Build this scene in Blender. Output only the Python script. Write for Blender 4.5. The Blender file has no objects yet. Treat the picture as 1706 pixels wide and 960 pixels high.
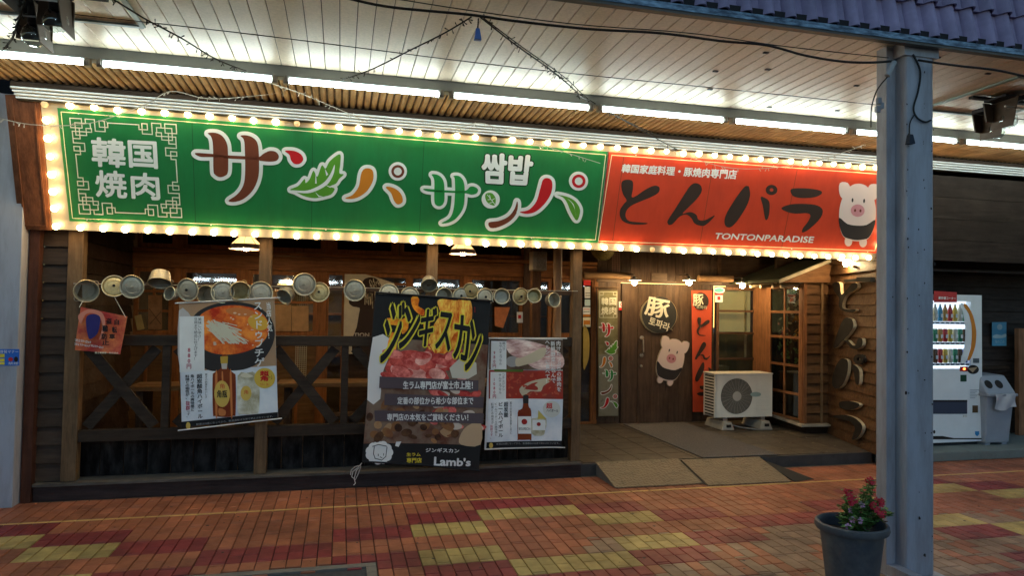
import bpy, bmesh, math, random
import numpy as np
from mathutils import Vector, Matrix
from mathutils.geometry import tessellate_polygon
random.seed(7); np.random.seed(7)
SC = bpy.context.scene
COL = SC.collection
# ------------------------------------------------------------------ camera
def cam_axes(a, b, c):
    ca, sa, cb, sb, cc, sc_ = math.cos(a), math.sin(a), math.cos(b), math.sin(b), math.cos(c), math.sin(c)
    B = np.array([[1, 0, 0], [0, 0, -1], [0, 1, 0]], float)
    Yw = np.array([[ca, sa, 0], [-sa, ca, 0], [0, 0, 1]])
    P = np.array([[1, 0, 0], [0, cb, sb], [0, -sb, cb]])
    Q = np.array([[cc, -sc_, 0], [sc_, cc, 0], [0, 0, 1]])
    return Q @ B @ P @ Yw
M = cam_axes(*np.radians([-13.94, 1.634, .915])); F = 1146.; EYE = np.array([0, 0, 1.6])
cam = bpy.data.objects.new('camera', bpy.data.cameras.new('camera')); COL.objects.link(cam)
cam.matrix_world = Matrix(((M[0,0], -M[1,0], -M[2,0], EYE[0]), (M[0,1], -M[1,1], -M[2,1], EYE[1]), (M[0,2], -M[1,2], -M[2,2], EYE[2]), (0, 0, 0, 1)))
cam.data.sensor_width = 36; cam.data.lens = 36 * F / 1706; cam.data.clip_end = 500; cam.data.clip_start = .05
SC.camera = cam
# ------------------------------------------------------------------ world, sun, exposure (dusk)
W = bpy.data.worlds.new('World'); SC.world = W; W.use_nodes = True
nt = W.node_tree; sky = nt.nodes.new('ShaderNodeTexSky'); sky.sky_type = 'NISHITA'; sky.sun_disc = False
SUN_EL, SUN_ROT = math.radians(5), math.radians(20)
sky.sun_elevation = SUN_EL; sky.sun_rotation = SUN_ROT; sky.ozone_density = 2.3; sky.dust_density = .3
nt.links.new(sky.outputs[0], nt.nodes['Background'].inputs[0]); nt.nodes['Background'].inputs[1].default_value = .12
sl = bpy.data.lights.new('sun', 'SUN'); sl.energy = .02; sl.angle = math.radians(15); sl.color = (1, .85, .7)
so = bpy.data.objects.new('sun', sl); COL.objects.link(so)
so.rotation_euler = (math.radians(90) - SUN_EL, 0, math.radians(180) - SUN_ROT)
vs = SC.view_settings; vs.view_transform = 'Standard'; vs.look = 'None'; vs.exposure = 1.3; vs.gamma = 1
SC.render.engine = 'CYCLES'; SC.cycles.use_denoising = True
SC.cycles.max_bounces = 6; SC.cycles.diffuse_bounces = 4; SC.cycles.glossy_bounces = 3; SC.cycles.transmission_bounces = 4; SC.cycles.transparent_max_bounces = 8
SC.cycles.sample_clamp_indirect = 4; SC.cycles.caustics_reflective = False; SC.cycles.caustics_refractive = False
# ------------------------------------------------------------------ rays
def ray(px, py): return M.T @ np.array([(px - 853) / F, (py - 480) / F, 1.])
def at(px, py, ax, v):                       # ray through a photo pixel met with the plane axis = v
    d = ray(px, py); return EYE + d * ((v - EYE[ax]) / d[ax])
class Surf:                                  # a real plane in the place (point, normal towards the street)
    def __init__(s, p, n): s.p = np.array(p, float); s.n = np.array(n, float) / np.linalg.norm(n)
    def __call__(s, px, py, off=0):
        d = ray(px, py); q = EYE + d * (np.dot(s.p - EYE, s.n) / np.dot(d, s.n)); return q + s.n * off
def ysurf(y): return Surf((0, y, 0), (0, -1, 0))
def crop(ox, oy, k): return lambda x, y: (ox + x / k, oy + y / k)
ID = lambda x, y: (x, y)
# ------------------------------------------------------------------ materials
MT = {}
def mat(name, col, rough=.6, metal=0, var=.15, scale=6, bump=0, emit=None, es=0, stretch=(1,1,1), rnd=0, col2=None, spec=.5, coat=0, dirt=0, dscale=1.3, dstretch=(1,1,1), dcol=(.35,.3,.26)):
    if name in MT: return MT[name]
    m = bpy.data.materials.new(name); m.use_nodes = True; N = m.node_tree.nodes; L = m.node_tree.links
    b = N['Principled BSDF']; b.inputs['Roughness'].default_value = rough; b.inputs['Metallic'].default_value = metal
    b.inputs['Specular IOR Level'].default_value = spec; b.inputs['Coat Weight'].default_value = coat
    b.inputs['Base Color'].default_value = (*col, 1)
    if var or bump or rnd or col2:
        tc = N.new('ShaderNodeTexCoord'); mp = N.new('ShaderNodeMapping'); mp.inputs['Scale'].default_value = stretch
        oi = N.new('ShaderNodeObjectInfo'); ad = N.new('ShaderNodeVectorMath'); ad.operation = 'MULTIPLY_ADD'
        ad.inputs[1].default_value = (37, 53, 71)
        L.new(oi.outputs['Random'], ad.inputs[0]); L.new(tc.outputs['Object'], ad.inputs[2])
        L.new(ad.outputs[0], mp.inputs['Vector'])
        nz = N.new('ShaderNodeTexNoise'); nz.inputs['Scale'].default_value = scale; nz.inputs['Detail'].default_value = 6; nz.inputs['Roughness'].default_value = .65
        L.new(mp.outputs[0], nz.inputs['Vector'])
        if col2:
            mx = N.new('ShaderNodeMixRGB'); mx.inputs[1].default_value = (*col, 1); mx.inputs[2].default_value = (*col2, 1)
            rp = N.new('ShaderNodeMapRange'); rp.inputs[1].default_value = .38; rp.inputs[2].default_value = .62
            L.new(nz.outputs[0], rp.inputs[0]); L.new(rp.outputs[0], mx.inputs[0]); src = mx.outputs[0]
        else: src = None
        hs = N.new('ShaderNodeHueSaturation')
        if src: L.new(src, hs.inputs['Color'])
        else: hs.inputs['Color'].default_value = (*col, 1)
        mr = N.new('ShaderNodeMapRange'); mr.inputs[1].default_value = .25; mr.inputs[2].default_value = .75
        mr.inputs[3].default_value = 1 - var * 1.6; mr.inputs[4].default_value = 1 + var * 1.6
        L.new(nz.outputs[0], mr.inputs[0])
        m2 = N.new('ShaderNodeMapRange'); m2.inputs[3].default_value = 1 - rnd; m2.inputs[4].default_value = 1 + rnd
        L.new(oi.outputs['Random'], m2.inputs[0])
        mu = N.new('ShaderNodeMath'); mu.operation = 'MULTIPLY'; L.new(mr.outputs[0], mu.inputs[0]); L.new(m2.outputs[0], mu.inputs[1])
        L.new(mu.outputs[0], hs.inputs['Value']); fin = hs.outputs[0]
        if dirt:                                   # worn paths and grime laid down in world space
            g = N.new('ShaderNodeNewGeometry'); dm = N.new('ShaderNodeMapping'); dm.inputs['Scale'].default_value = dstretch; L.new(g.outputs['Position'], dm.inputs['Vector'])
            dn = N.new('ShaderNodeTexNoise'); dn.inputs['Scale'].default_value = dscale; dn.inputs['Detail'].default_value = 9; dn.inputs['Roughness'].default_value = .7; L.new(dm.outputs[0], dn.inputs['Vector'])
            dr_ = N.new('ShaderNodeMapRange'); dr_.inputs[1].default_value = .42; dr_.inputs[2].default_value = .68; dr_.inputs[4].default_value = dirt; L.new(dn.outputs[0], dr_.inputs[0])
            dx = N.new('ShaderNodeMixRGB'); dx.blend_type = 'MULTIPLY'; dx.inputs[2].default_value = (*dcol, 1); L.new(dr_.outputs[0], dx.inputs[0]); L.new(fin, dx.inputs[1]); fin = dx.outputs[0]
            rm = N.new('ShaderNodeMapRange'); rm.inputs[3].default_value = rough; rm.inputs[4].default_value = min(rough + .3, 1); L.new(dr_.outputs[0], rm.inputs[0]); L.new(rm.outputs[0], b.inputs['Roughness'])
        L.new(fin, b.inputs['Base Color'])
        if bump:
            bp = N.new('ShaderNodeBump'); bp.inputs['Strength'].default_value = bump; bp.inputs['Distance'].default_value = .01
            L.new(nz.outputs[0], bp.inputs['Height']); L.new(bp.outputs[0], b.inputs['Normal'])
    if emit: b.inputs['Emission Color'].default_value = (*emit, 1); b.inputs['Emission Strength'].default_value = es
    MT[name] = m; return m
def wood(name, col, rough=.55, along='x', rnd=.25, var=.3, bump=.35):
    st = {'x': (1, 9, 9), 'y': (9, 1, 9), 'z': (9, 9, 1)}[along]
    return mat(name, col, rough, var=var, scale=3.2, bump=bump, stretch=st, rnd=rnd, spec=.22, dirt=.5, dscale=4, dcol=(.55,.5,.45))
def glassmat(name, tint=(.75, .8, .8), gloss=.12):
    if name in MT: return MT[name]
    m = bpy.data.materials.new(name); m.use_nodes = True; N = m.node_tree.nodes; L = m.node_tree.links
    N.remove(N['Principled BSDF']); t = N.new('ShaderNodeBsdfTransparent'); t.inputs[0].default_value = (*tint, 1)
    g = N.new('ShaderNodeBsdfGlossy'); g.inputs['Roughness'].default_value = .03; g.inputs[0].default_value = (.9, .95, 1, 1)
    f = N.new('ShaderNodeLayerWeight'); f.inputs[0].default_value = .5; pw = N.new('ShaderNodeMath'); pw.operation = 'POWER'; pw.inputs[1].default_value = 4; L.new(f.outputs['Facing'], pw.inputs[0])
    ad = N.new('ShaderNodeMath'); ad.inputs[1].default_value = gloss; ad.use_clamp = True; L.new(pw.outputs[0], ad.inputs[0])
    x = N.new('ShaderNodeMixShader'); L.new(ad.outputs[0], x.inputs[0]); L.new(t.outputs[0], x.inputs[1]); L.new(g.outputs[0], x.inputs[2])
    L.new(x.outputs[0], N['Material Output'].inputs[0]); MT[name] = m; return m
def flat(name, col, rough=.7): return mat(name, col, rough, var=0, spec=.2)
WARM = (1, .66, .28)
white = flat('white_print', (.8, .8, .78)); black = flat('black_print', (.015, .015, .018)); redp = flat('red_print', (.6, .03, .03))
cream = flat('cream_print', (.8, .76, .55)); yellowp = flat('yellow_print', (.8, .62, .05)); greyp = flat('grey_print', (.16, .12, .13))
wdark = wood('dark_wood', (.060, .034, .020)); wdarkz = wood('dark_wood_upright', (.060, .034, .020), along='z')
wpost = wood('post_wood', (.17, .10, .05), along='z', rnd=.12); wfence = wood('fence_wood', (.042, .026, .016), rnd=.1)
worange = wood('window_wood', (.30, .115, .035), along='x', rnd=.12); worangez = wood('window_wood_upright', (.30, .115, .035), along='z', rnd=.12)
wplank = wood('siding_wood', (.125, .062, .028)); wplankd = wood('dark_siding_wood', (.045, .026, .017), rnd=.3)
wdoor = wood('door_wood', (.085, .05, .030), along='z', rnd=.12); winside = wood('interior_wood', (.20, .105, .04))
alu = mat('aluminium', (.6, .6, .58), .3, .9, var=.15, scale=30); alud = mat('worn_aluminium', (.62,.56,.44), .45, .6, var=.45, scale=18, bump=.4, col2=(.30,.26,.19))
brass = mat('brassy_aluminium', (.75,.58,.28), .42, .6, var=.45, scale=18, bump=.4, col2=(.30,.22,.10))
whitemetal = mat('white_metal', (.72, .72, .70), .4, 0, var=.06, scale=8)
blackcable = flat('cable_rubber', (.02, .02, .02), .5)
# ------------------------------------------------------------------ mesh builder
def rootloc(p):
    v = Vector((0, 0, 0))
    while p is not None: v += Vector(p.location); p = p.parent
    return v
class MB:
    def __init__(s): s.v = []; s.f = []; s.m = []; s.k = 0
    def add(s, vs, fs, k=None):
        o = len(s.v); s.v += [tuple(float(c) for c in v) for v in vs]; s.f += [tuple(i + o for i in f) for f in fs]; s.m += [s.k if k is None else k] * len(fs); return s
    def box(s, x0, x1, y0, y1, z0, z1, k=None):
        return s.add([(x0,y0,z0),(x1,y0,z0),(x1,y1,z0),(x0,y1,z0),(x0,y0,z1),(x1,y0,z1),(x1,y1,z1),(x0,y1,z1)],
                     [(0,3,2,1),(4,5,6,7),(0,1,5,4),(1,2,6,5),(2,3,7,6),(3,0,4,7)], k)
    def hexa(s, P, k=None):                  # 8 points: bottom loop then top loop
        return s.add(P, [(0,3,2,1),(4,5,6,7),(0,1,5,4),(1,2,6,5),(2,3,7,6),(3,0,4,7)], k)
    def bar(s, a, b, w, d, up=(0, 0, 1), k=None):      # rectangular bar from a to b
        a = Vector(a); b = Vector(b); t = (b - a).normalized(); u = Vector(up)
        if abs(t.dot(u)) > .98: u = Vector((0, 1, 0))
        r = t.cross(u).normalized(); q = r.cross(t).normalized(); P = []
        for c in (a, b):
            for i, j in ((-1,-1),(1,-1),(1,1),(-1,1)): P.append(c + r * (w / 2 * i) + q * (d / 2 * j))
        return s.hexa(P, k)
    def tube(s, pts, r, n=6, k=None, caps=True):
        pts = [Vector(p) for p in pts]; rings = []; R = r if isinstance(r, (list, tuple)) else [r] * len(pts)
        pr = None
        for i, p in enumerate(pts):
            t = (pts[min(i + 1, len(pts) - 1)] - pts[max(i - 1, 0)]).normalized()
            if pr is None: pr = t.orthogonal().normalized()
            pr = (pr - t * pr.dot(t)).normalized(); q = t.cross(pr)
            rings.append([p + (pr * math.cos(2 * math.pi * j / n) + q * math.sin(2 * math.pi * j / n)) * R[i] for j in range(n)])
        vs = [v for g in rings for v in g]; fs = []
        for i in range(len(pts) - 1):
            for j in range(n): fs.append((i*n+j, i*n+(j+1)%n, (i+1)*n+(j+1)%n, (i+1)*n+j))
        if caps: fs += [tuple(range(n))[::-1], tuple((len(pts)-1)*n + j for j in range(n))]
        return s.add(vs, fs, k)
    def lathe(s, prof, c=(0,0,0), ax='z', n=24, k=None, rot=None, caps=False):   # prof: (radius, height)
        vs = []; fs = []; m = len(prof)
        for r, h in prof:
            for j in range(n):
                a = 2 * math.pi * j / n; x, y, z = r * math.cos(a), r * math.sin(a), h
                if ax == 'y': x, y, z = x, -z, y          # height runs towards the street
                if ax == 'x': x, y, z = z, x, y
                v = Vector((x, y, z))
                if rot: v = rot @ v
                vs.append(v + Vector(c))
        for i in range(m - 1):
            for j in range(n): fs.append((i*n+j, i*n+(j+1)%n, (i+1)*n+(j+1)%n, (i+1)*n+j))
        if caps and prof[0][0] > 1e-5: fs.append(tuple(range(n))[::-1])
        if caps and prof[-1][0] > 1e-5: fs.append(tuple((m-1)*n + j for j in range(n)))
        return s.add(vs, fs, k)
    def ball(s, c, r, n=10, k=None, sq=1): return s.lathe([(max(r * math.sin(math.pi * i / n), 1e-6), -r * sq * math.cos(math.pi * i / n)) for i in range(n + 1)], c, n=n + 2, k=k)
    def build(s, name, mats, parent=None, smooth=False, kind=None, origin=None, local=False, bevel=0, auto=True):
        if not isinstance(mats, (list, tuple)): mats = [mats]
        me = bpy.data.meshes.new(name)
        if parent is not None and not local: off = rootloc(parent)
        elif origin is not None: off = Vector(origin)
        elif parent is None and not local:
            A = np.array(s.v); off = Vector(((A[:,0].min() + A[:,0].max()) / 2, (A[:,1].min() + A[:,1].max()) / 2, A[:,2].min()))
        else: off = Vector((0, 0, 0))
        me.from_pydata([tuple(Vector(v) - off) for v in s.v], [], s.f)
        for m in mats: me.materials.append(m)
        for p, k in zip(me.polygons, s.m): p.material_index = min(k, len(mats) - 1); p.use_smooth = smooth
        me.validate(); me.update()
        if auto:
            bm = bmesh.new(); bm.from_mesh(me); bmesh.ops.recalc_face_normals(bm, faces=bm.faces); bm.to_mesh(me); bm.free()
        o = bpy.data.objects.new(name, me); COL.objects.link(o)
        if parent is not None: o.parent = parent
        elif not local: o.location = off
        if kind: o['kind'] = kind
        if smooth:
            md = o.modifiers.new('ws', 'EDGE_SPLIT'); md.split_angle = math.radians(40)
        if bevel:
            md = o.modifiers.new('bv', 'BEVEL'); md.width = bevel; md.segments = 2; md.limit_method = 'ANGLE'
        return o
def thing(name, loc, label, cat, group=None, kind=None, rot=None):
    o = bpy.data.objects.new(name, None); COL.objects.link(o); o.location = loc; o.empty_display_size = .1
    if rot: o.rotation_euler = rot
    if label: o['label'] = label; o['category'] = cat
    if group: o['group'] = group
    if kind: o['kind'] = kind
    return o
def tag(o, label, cat, group=None):
    o['label'] = label; o['category'] = cat
    if group: o['group'] = group
    return o
def dup(o, parent, loc=None):                # a copy that shares its mesh
    c = o.copy(); COL.objects.link(c); c.parent = parent
    if loc is not None: c.location = loc
    return c
def dup_tree(o, loc=None, rot=None, **props):
    c = o.copy(); COL.objects.link(c)
    if loc is not None: c.location = loc
    if rot is not None: c.rotation_euler = rot
    for k, v in props.items(): c[k] = v
    for ch in list(o.children):
        d = ch.copy(); COL.objects.link(d); d.parent = c
        for g in list(ch.children):
            e = g.copy(); COL.objects.link(e); e.parent = d
    return c
# ------------------------------------------------------------------ flat graphics
def smoothloop(P, n=5):
    P = np.array(P, float); out = []; m = len(P)
    for i in range(m):
        a, b, c, d = P[(i-1) % m], P[i], P[(i+1) % m], P[(i+2) % m]
        for j in range(n):
            t = j / n; out.append(.5 * ((2*b) + (-a+c)*t + (2*a-5*b+4*c-d)*t*t + (-a+3*b-3*c+d)*t**3))
    return np.array(out)
def prism(mb, front, back=None, k=0, ks=1):  # front: 3-d loop; back: matching loop
    tr = tessellate_polygon([[Vector(p) for p in front]])
    n = len(front)
    mb.add(front, tr, k)
    if back is not None:
        mb.add(list(front) + list(back), [(i, (i+1) % n, n + (i+1) % n, n + i) for i in range(n)], ks)
def shape(S, name, pts, off, m, parent, cr=ID, sm=5, thick=0, msides=None, mb=None, fin=True):
    L = smoothloop(pts, sm) if sm else np.array(pts, float)
    mb = mb or MB()
    fr = [S(*cr(*p), off) for p in L]
    bk = [S(*cr(*p), off - thick) for p in L] if thick else None
    prism(mb, fr, bk)
    return mb.build(name, [m, msides or m], parent) if fin else mb
def outline(S, name, polys, d, off, m, parent, cr=ID, sm=5, thick=0, circles=(), res=130, mb=None, fin=True):
    """everything within d (crop units) of the given loops, as one clean sheet"""
    Ls = [smoothloop(p, sm) for p in polys]
    for cx, cy, r in circles: Ls.append(np.array([(cx + r*math.cos(a), cy + r*math.sin(a)) for a in np.linspace(0, 2*math.pi, 33)[:-1]]))
    A = np.concatenate(Ls); lo = A.min(0) - d - 3; hi = A.max(0) + d + 3
    h = (hi - lo).max() / res; nx, ny = int((hi[0]-lo[0])/h) + 2, int((hi[1]-lo[1])/h) + 2
    gx, gy = np.meshgrid(lo[0] + h*np.arange(nx), lo[1] + h*np.arange(ny), indexing='ij'); fld = np.full(gx.shape, -1e9)
    for L in Ls:
        dist = np.full(gx.shape, 1e9); ins = np.zeros(gx.shape, bool)
        for (x1, y1), (x2, y2) in zip(L, np.roll(L, -1, 0)):
            dx, dy = x2-x1, y2-y1; q = dx*dx+dy*dy + 1e-9; t = np.clip(((gx-x1)*dx+(gy-y1)*dy)/q, 0, 1)
            dist = np.minimum(dist, np.hypot(gx-x1-t*dx, gy-y1-t*dy))
            with np.errstate(divide='ignore', invalid='ignore'):
                ins ^= ((y1 > gy) != (y2 > gy)) & (gx < dx*(gy-y1)/(dy if abs(dy) > 1e-9 else 1e-9)+x1)
        fld = np.maximum(fld, np.where(ins, dist, -dist))
    fld += d; mb = mb or MB(); vid = {}
    def vert(key, p):
        if key not in vid: vid[key] = len(mb.v); mb.v.append(tuple(S(*cr(*p), off)))
        return vid[key]
    for i in range(nx-1):
        for j in range(ny-1):
            c = [(i,j),(i+1,j),(i+1,j+1),(i,j+1)]; f = [fld[q] for q in c]
            if max(f) < 0: continue
            poly = []
            for a in range(4):
                p, q, fa, fb = c[a], c[(a+1) % 4], f[a], f[(a+1) % 4]
                if fa >= 0: poly.append(vert(p, lo + h*np.array(p)))
                if (fa >= 0) != (fb >= 0):
                    t = fa/(fa-fb); poly.append(vert((min(p,q), max(p,q)), lo + h*(np.array(p)*(1-t)+np.array(q)*t)))
            if len(poly) > 2: mb.f.append(tuple(poly)); mb.m.append(0)
    if fin:
        o = mb.build(name, [m], parent)
        if thick:
            md = o.modifiers.new('sol', 'SOLIDIFY'); md.thickness = thick; md.offset = 0
        return o
    return mb
TX = {}
def glyphs(body, bold=0., vert=False, shear=0., leading=1., spacing=1.):
    key = (body, bold, vert, shear, leading, spacing)
    if key in TX: return TX[key]
    c = bpy.data.curves.new('t', 'FONT'); c.body = '\n'.join(body) if vert else body; c.offset = bold; c.shear = shear
    c.resolution_u = 3; c.space_line = leading; c.space_character = spacing
    if vert: c.align_x = 'CENTER'
    o = bpy.data.objects.new('t', c); COL.objects.link(o); dg = bpy.context.evaluated_depsgraph_get(); dg.update()
    me = bpy.data.meshes.new_from_object(o.evaluated_get(dg)); V = np.array([v.co[:2] for v in me.vertices]); Fs = [tuple(p.vertices) for p in me.polygons]
    bpy.data.objects.remove(o); bpy.data.curves.remove(c); bpy.data.meshes.remove(me)
    if len(V):
        lo, hi = V.min(0), V.max(0); V = (V - lo) / np.maximum(hi - lo, 1e-6)
    TX[key] = (V, Fs); return V, Fs
def text(S, body, q, off, m, parent, cr=ID, bold=.01, vert=False, name='lettering', mb=None, fin=True, shear=0, leading=1., spacing=1.):
    """q: x0,y0,x1,y1 or four corners TL,TR,BR,BL in photo pixels of the crop; bold: stroke growth in parts of a character"""
    if len(q) == 4 and not isinstance(q[0], tuple): q = [(q[0],q[1]),(q[2],q[1]),(q[2],q[3]),(q[0],q[3])]
    V, Fs = glyphs(body, 0, vert, shear, leading, spacing); mb = mb or MB()
    if len(V) == 0: return mb
    q = np.array(q, float); wpx = np.linalg.norm(q[1]-q[0]); hpx = np.linalg.norm(q[3]-q[0]); em = wpx if vert else min(hpx, wpx*1.1); d = bold*em
    sh = [(0,0)] if bold < .013 else [(math.cos(k*math.pi/4)*d, math.sin(k*math.pi/4)*d) for k in range(8)] + [(0,0)]
    ux, uy = (q[1]-q[0])/wpx, (q[3]-q[0])/hpx
    if bold >= .013: q = np.array([q[0]+(ux+uy)*d, q[1]+(-ux+uy)*d, q[2]-(ux+uy)*d, q[3]+(ux-uy)*d])
    for i, (dx, dy) in enumerate(sh):
        P = []
        for a, b in V:
            p = (q[3]*(1-a)+q[2]*a)*(1-b) + (q[0]*(1-a)+q[1]*a)*b; P.append(S(*cr(p[0]+dx, p[1]+dy), off + i*.00004))
        mb.add(P, Fs)
    return mb.build(name, [m], parent, auto=False) if fin else mb
def quad(S, name, q, off, m, parent, cr=ID, thick=0, mb=None, fin=True, div=1):
    if len(q) == 4 and not isinstance(q[0], tuple): q = [(q[0],q[1]),(q[2],q[1]),(q[2],q[3]),(q[0],q[3])]
    return shape(S, name, q, off, m, parent, cr, 0, thick, None, mb, fin)
def line(S, mb, a, b, w, off, cr=ID, z=0):
    a = np.array(a, float); b = np.array(b, float); t = (b-a)/np.linalg.norm(b-a); n = np.array([-t[1], t[0]])*w/2; a = a - t*w/2; b = b + t*w/2
    mb.add([S(*cr(*p), off+z) for p in (a-n, b-n, b+n, a+n)], [(0,1,2,3)])
def ellipse(cx, cy, rx, ry, n=28, rot=0): return [(cx + rx*math.cos(a)*math.cos(rot) - ry*math.sin(a)*math.sin(rot), cy + rx*math.cos(a)*math.sin(rot) + ry*math.sin(a)*math.cos(rot)) for a in np.linspace(0, 2*math.pi, n+1)[:-1]]
# ================================================================== GROUND AND PAVEMENT
b = MB(); b.add([(-60,-60,-.016),(60,-60,-.016),(60,60,-.016),(-60,60,-.016)], [(0,1,2,3)])
b.build('ground', mat('asphalt', (.05,.05,.052), .85, var=.25, scale=25, bump=.3), kind='structure')
MODL, X0T, Y0T = .2715, -.02, 5.64
pave = MB(); pave.add([(-9,3.0,-.012),(11,3.0,-.012),(11,6.6,-.012),(-9,6.6,-.012)], [(0,1,2,3)])
PAVE = pave.build('pavement', mat('joint_mortar', (.045,.032,.028), .9, var=.2, scale=20), kind='structure')
TM = {'o': mat('orange_tile', (.39,.128,.060), .42, var=.12, scale=5, rnd=.16, bump=.12, dirt=.85), 'r': mat('red_tile', (.27,.040,.038), .42, var=.12, scale=5, rnd=.14, bump=.12, dirt=.85),
      'y': mat('yellow_tile', (.50,.36,.12), .42, var=.12, scale=5, rnd=.12, bump=.12, dirt=.85), 'b': mat('beige_tile', (.32,.20,.125), .45, var=.14, scale=5, rnd=.14, bump=.12, dirt=.85)}
def tilecol(m, k):
    m %= 14; kk = k % 6
    if k < 0: return 'o'
    if kk == 0: return 'r' if m in (4,5,6) else 'o'
    if kk in (1,5): return 'y' if m in (4,5,6) else 'r' if m in (2,3,7,8) else 'o'
    if kk in (2,4): return 'y' if m in (2,3,7,8) else 'r' if m in (0,1,9,10) else 'o'
    return 'r' if m in (11,12,13) else 'o'
def tilebox(mb, w, l, cx, cy, dz, k):
    g = .0028; c = .003; x, y = w/2-g, l/2-g; z0, z1 = -.012, 0+dz
    P = [(cx-x,cy-y,z0),(cx+x,cy-y,z0),(cx+x,cy+y,z0),(cx-x,cy+y,z0),(cx-x,cy-y,z1-c),(cx+x,cy-y,z1-c),(cx+x,cy+y,z1-c),(cx-x,cy+y,z1-c),
         (cx-x+c,cy-y+c,z1),(cx+x-c,cy-y+c,z1),(cx+x-c,cy+y-c,z1),(cx-x+c,cy+y-c,z1)]
    mb.add(P, [(0,1,5,4),(1,2,6,5),(2,3,7,6),(3,0,4,7),(4,5,9,8),(5,6,10,9),(6,7,11,10),(7,4,8,11),(8,9,10,11)], k)
tiles = []
for k in range(-3, 10):
    for m in range(-13, 32):
        x0 = X0T + m*MODL; y1 = Y0T - k*MODL - (0 if k >= 0 else -.03); w = MODL/3
        if k == -3: continue
        for c in range(3):
            sp = [(0,.5),(.5,1)] if c != 1 else [(0,.11),(.11,.89),(.89,1)]
            for a, e in sp:
                cx = x0 + (c+.5)*w; cy = y1 - (a+e)/2*MODL
                if cy < 3.05 or (-1.45 < cx < .245 and cy < 4.39): continue
                col = tilecol(m, k)
                if col == 'o' and cy < 4.6 and cx > 1.6 and random.random() < .75: col = 'b'
                d = np.array([cx, cy, 0]) - EYE; q = M @ d; px, py = q[0]/q[2]*F+853, q[1]/q[2]*F+480
                vis = -20 < px < 1726 and py < 975
                tiles.append((0 if vis else 1, q[2]/max(e-a,.2), cx, cy, w, (e-a)*MODL, col))
tiles.sort(); TMESH = {}
for t in tiles[:290]:
    key = (round(t[5],3), t[6])
    if key not in TMESH:
        mb = MB(); tilebox(mb, t[4], t[5], 0, 0, 0, 0); o = mb.build('tile', TM[t[6]], PAVE, local=True, auto=False); TMESH[key] = o
    else:
        o = dup(TMESH[key], PAVE)
    o.location = Vector((t[2], t[3], random.uniform(-.0012,.0012))) - PAVE.location
    o.rotation_euler = (random.uniform(-.006,.006), random.uniform(-.006,.006), 0)
tk = {'o':0,'r':1,'y':2,'b':3}; mb = MB()
mats4 = [TM[c] for c in 'oryb']
for c in 'oryb':                       # the far tiles get three shades each, as laid
    base = {'o':(.39,.128,.060),'r':(.27,.040,.038),'y':(.50,.36,.12),'b':(.32,.20,.125)}[c]
    for f_, nm in ((.86,'darker'),(1.13,'lighter')): mats4.append(mat(f'{nm}_tile_{c}', tuple(v*f_ for v in base), .42, var=.12, scale=5, bump=.12, dirt=.85))
for t in tiles[290:]:
    r = random.random(); i = tk[t[6]]
    tilebox(mb, t[4], t[5], t[2], t[3], random.uniform(-.001,.001), i if r < .4 else 4+2*i+(r > .7))
mb.build('tile_field', mats4, PAVE, kind='stuff', auto=False)
mb = MB()
for i in range(-30, 38): mb.box(i*.2715+.003+X0T, (i+1)*.2715-.003+X0T, 5.643, 5.667, -.012, .0005)
mb.build('yellow_line', mat('yellow_strip', (.62,.40,.13), .45, var=.15, rnd=.1), PAVE, kind='stuff')
mb = MB(); mb.add([(-9,6.19,-.003),(11,6.19,-.003),(11,6.6,-.003),(-9,6.6,-.003)], [(0,1,2,3)])
mb.build('mortar_edge', mat('old_mortar', (.16,.12,.09), .9, var=.4, scale=9, bump=.4, col2=(.07,.055,.045)), PAVE)
pit = MB(); pit.box(-1.45,.245,4.33,4.388,-.06,.004); pit.box(.185,.245,3.0,4.326,-.06,.004); pit.box(-1.45,-1.39,3.0,4.326,-.06,.004)
tag(pit.build('tree_pit_kerb', mat('kerb_stone', (.28,.24,.19), .85, var=.4, scale=12, bump=.5, col2=(.12,.10,.08))), 'worn concrete kerb around the dark asphalt patch in the tiled pavement', 'kerb')
mb = MB(); mb.add([(-1.40,2.9,-.009),(.19,2.9,-.009),(.19,4.335,-.009),(-1.40,4.335,-.009)], [(0,1,2,3)]); mb.build('path', MT['asphalt'], kind='structure')

# ================================================================== ARCADE CANOPY
CZ = 3.28
CAN = thing('arcade_canopy', (2.5, 3.45, 3.2), 'long arcade canopy with boarded ceiling, gutter and purple tiled roof edge over the pavement', 'canopy')
mb = MB(); mb.box(-.0475,.0475,-.80,.805,0,.014); proto = None
mceil = mat('ceiling_board', (.66,.54,.41), .45, var=.10, scale=60, bump=.10, rnd=.06)
for i in range(-36, 88):
    if proto is None:
        proto = mb.build('ceiling_plank', mceil, CAN, local=True, bevel=.003); o = proto
    else: o = dup(proto, CAN)
    o.location = Vector((i*.1+.006, 4.245, CZ)) - CAN.location
mb = MB(); mb.box(-3.7,8.8,3.46,5.3,CZ+.016,CZ+.05); mb.build('roof_deck', wdark, CAN)
mb = MB(); mb.box(-3.7,8.8,5.052,5.14,3.204,CZ+.012)
mb.build('light_beam', mat('beam_paint', (.30,.33,.34), .7, var=.08, scale=3, spec=.2), CAN)
mb = MB()
for j in range(7):
    a = math.pi*j/6
for x in (0,):
    P = [(.021*math.cos(a), -.016*math.sin(a)) for a in np.linspace(0, math.pi, 7)]
    vs = [(p[0], 5.145, p[1]) for p in P] + [(p[0], 5.74, p[1]) for p in P]; n = 7
    mb.add(vs, [(i,i+1,n+i+1,n+i) for i in range(n-1)] + [tuple(range(n)), tuple(range(n, 2*n))[::-1]])
proto = None; msl = wood('soffit_wood', (.46,.29,.14), along='y', rnd=.14)
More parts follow.
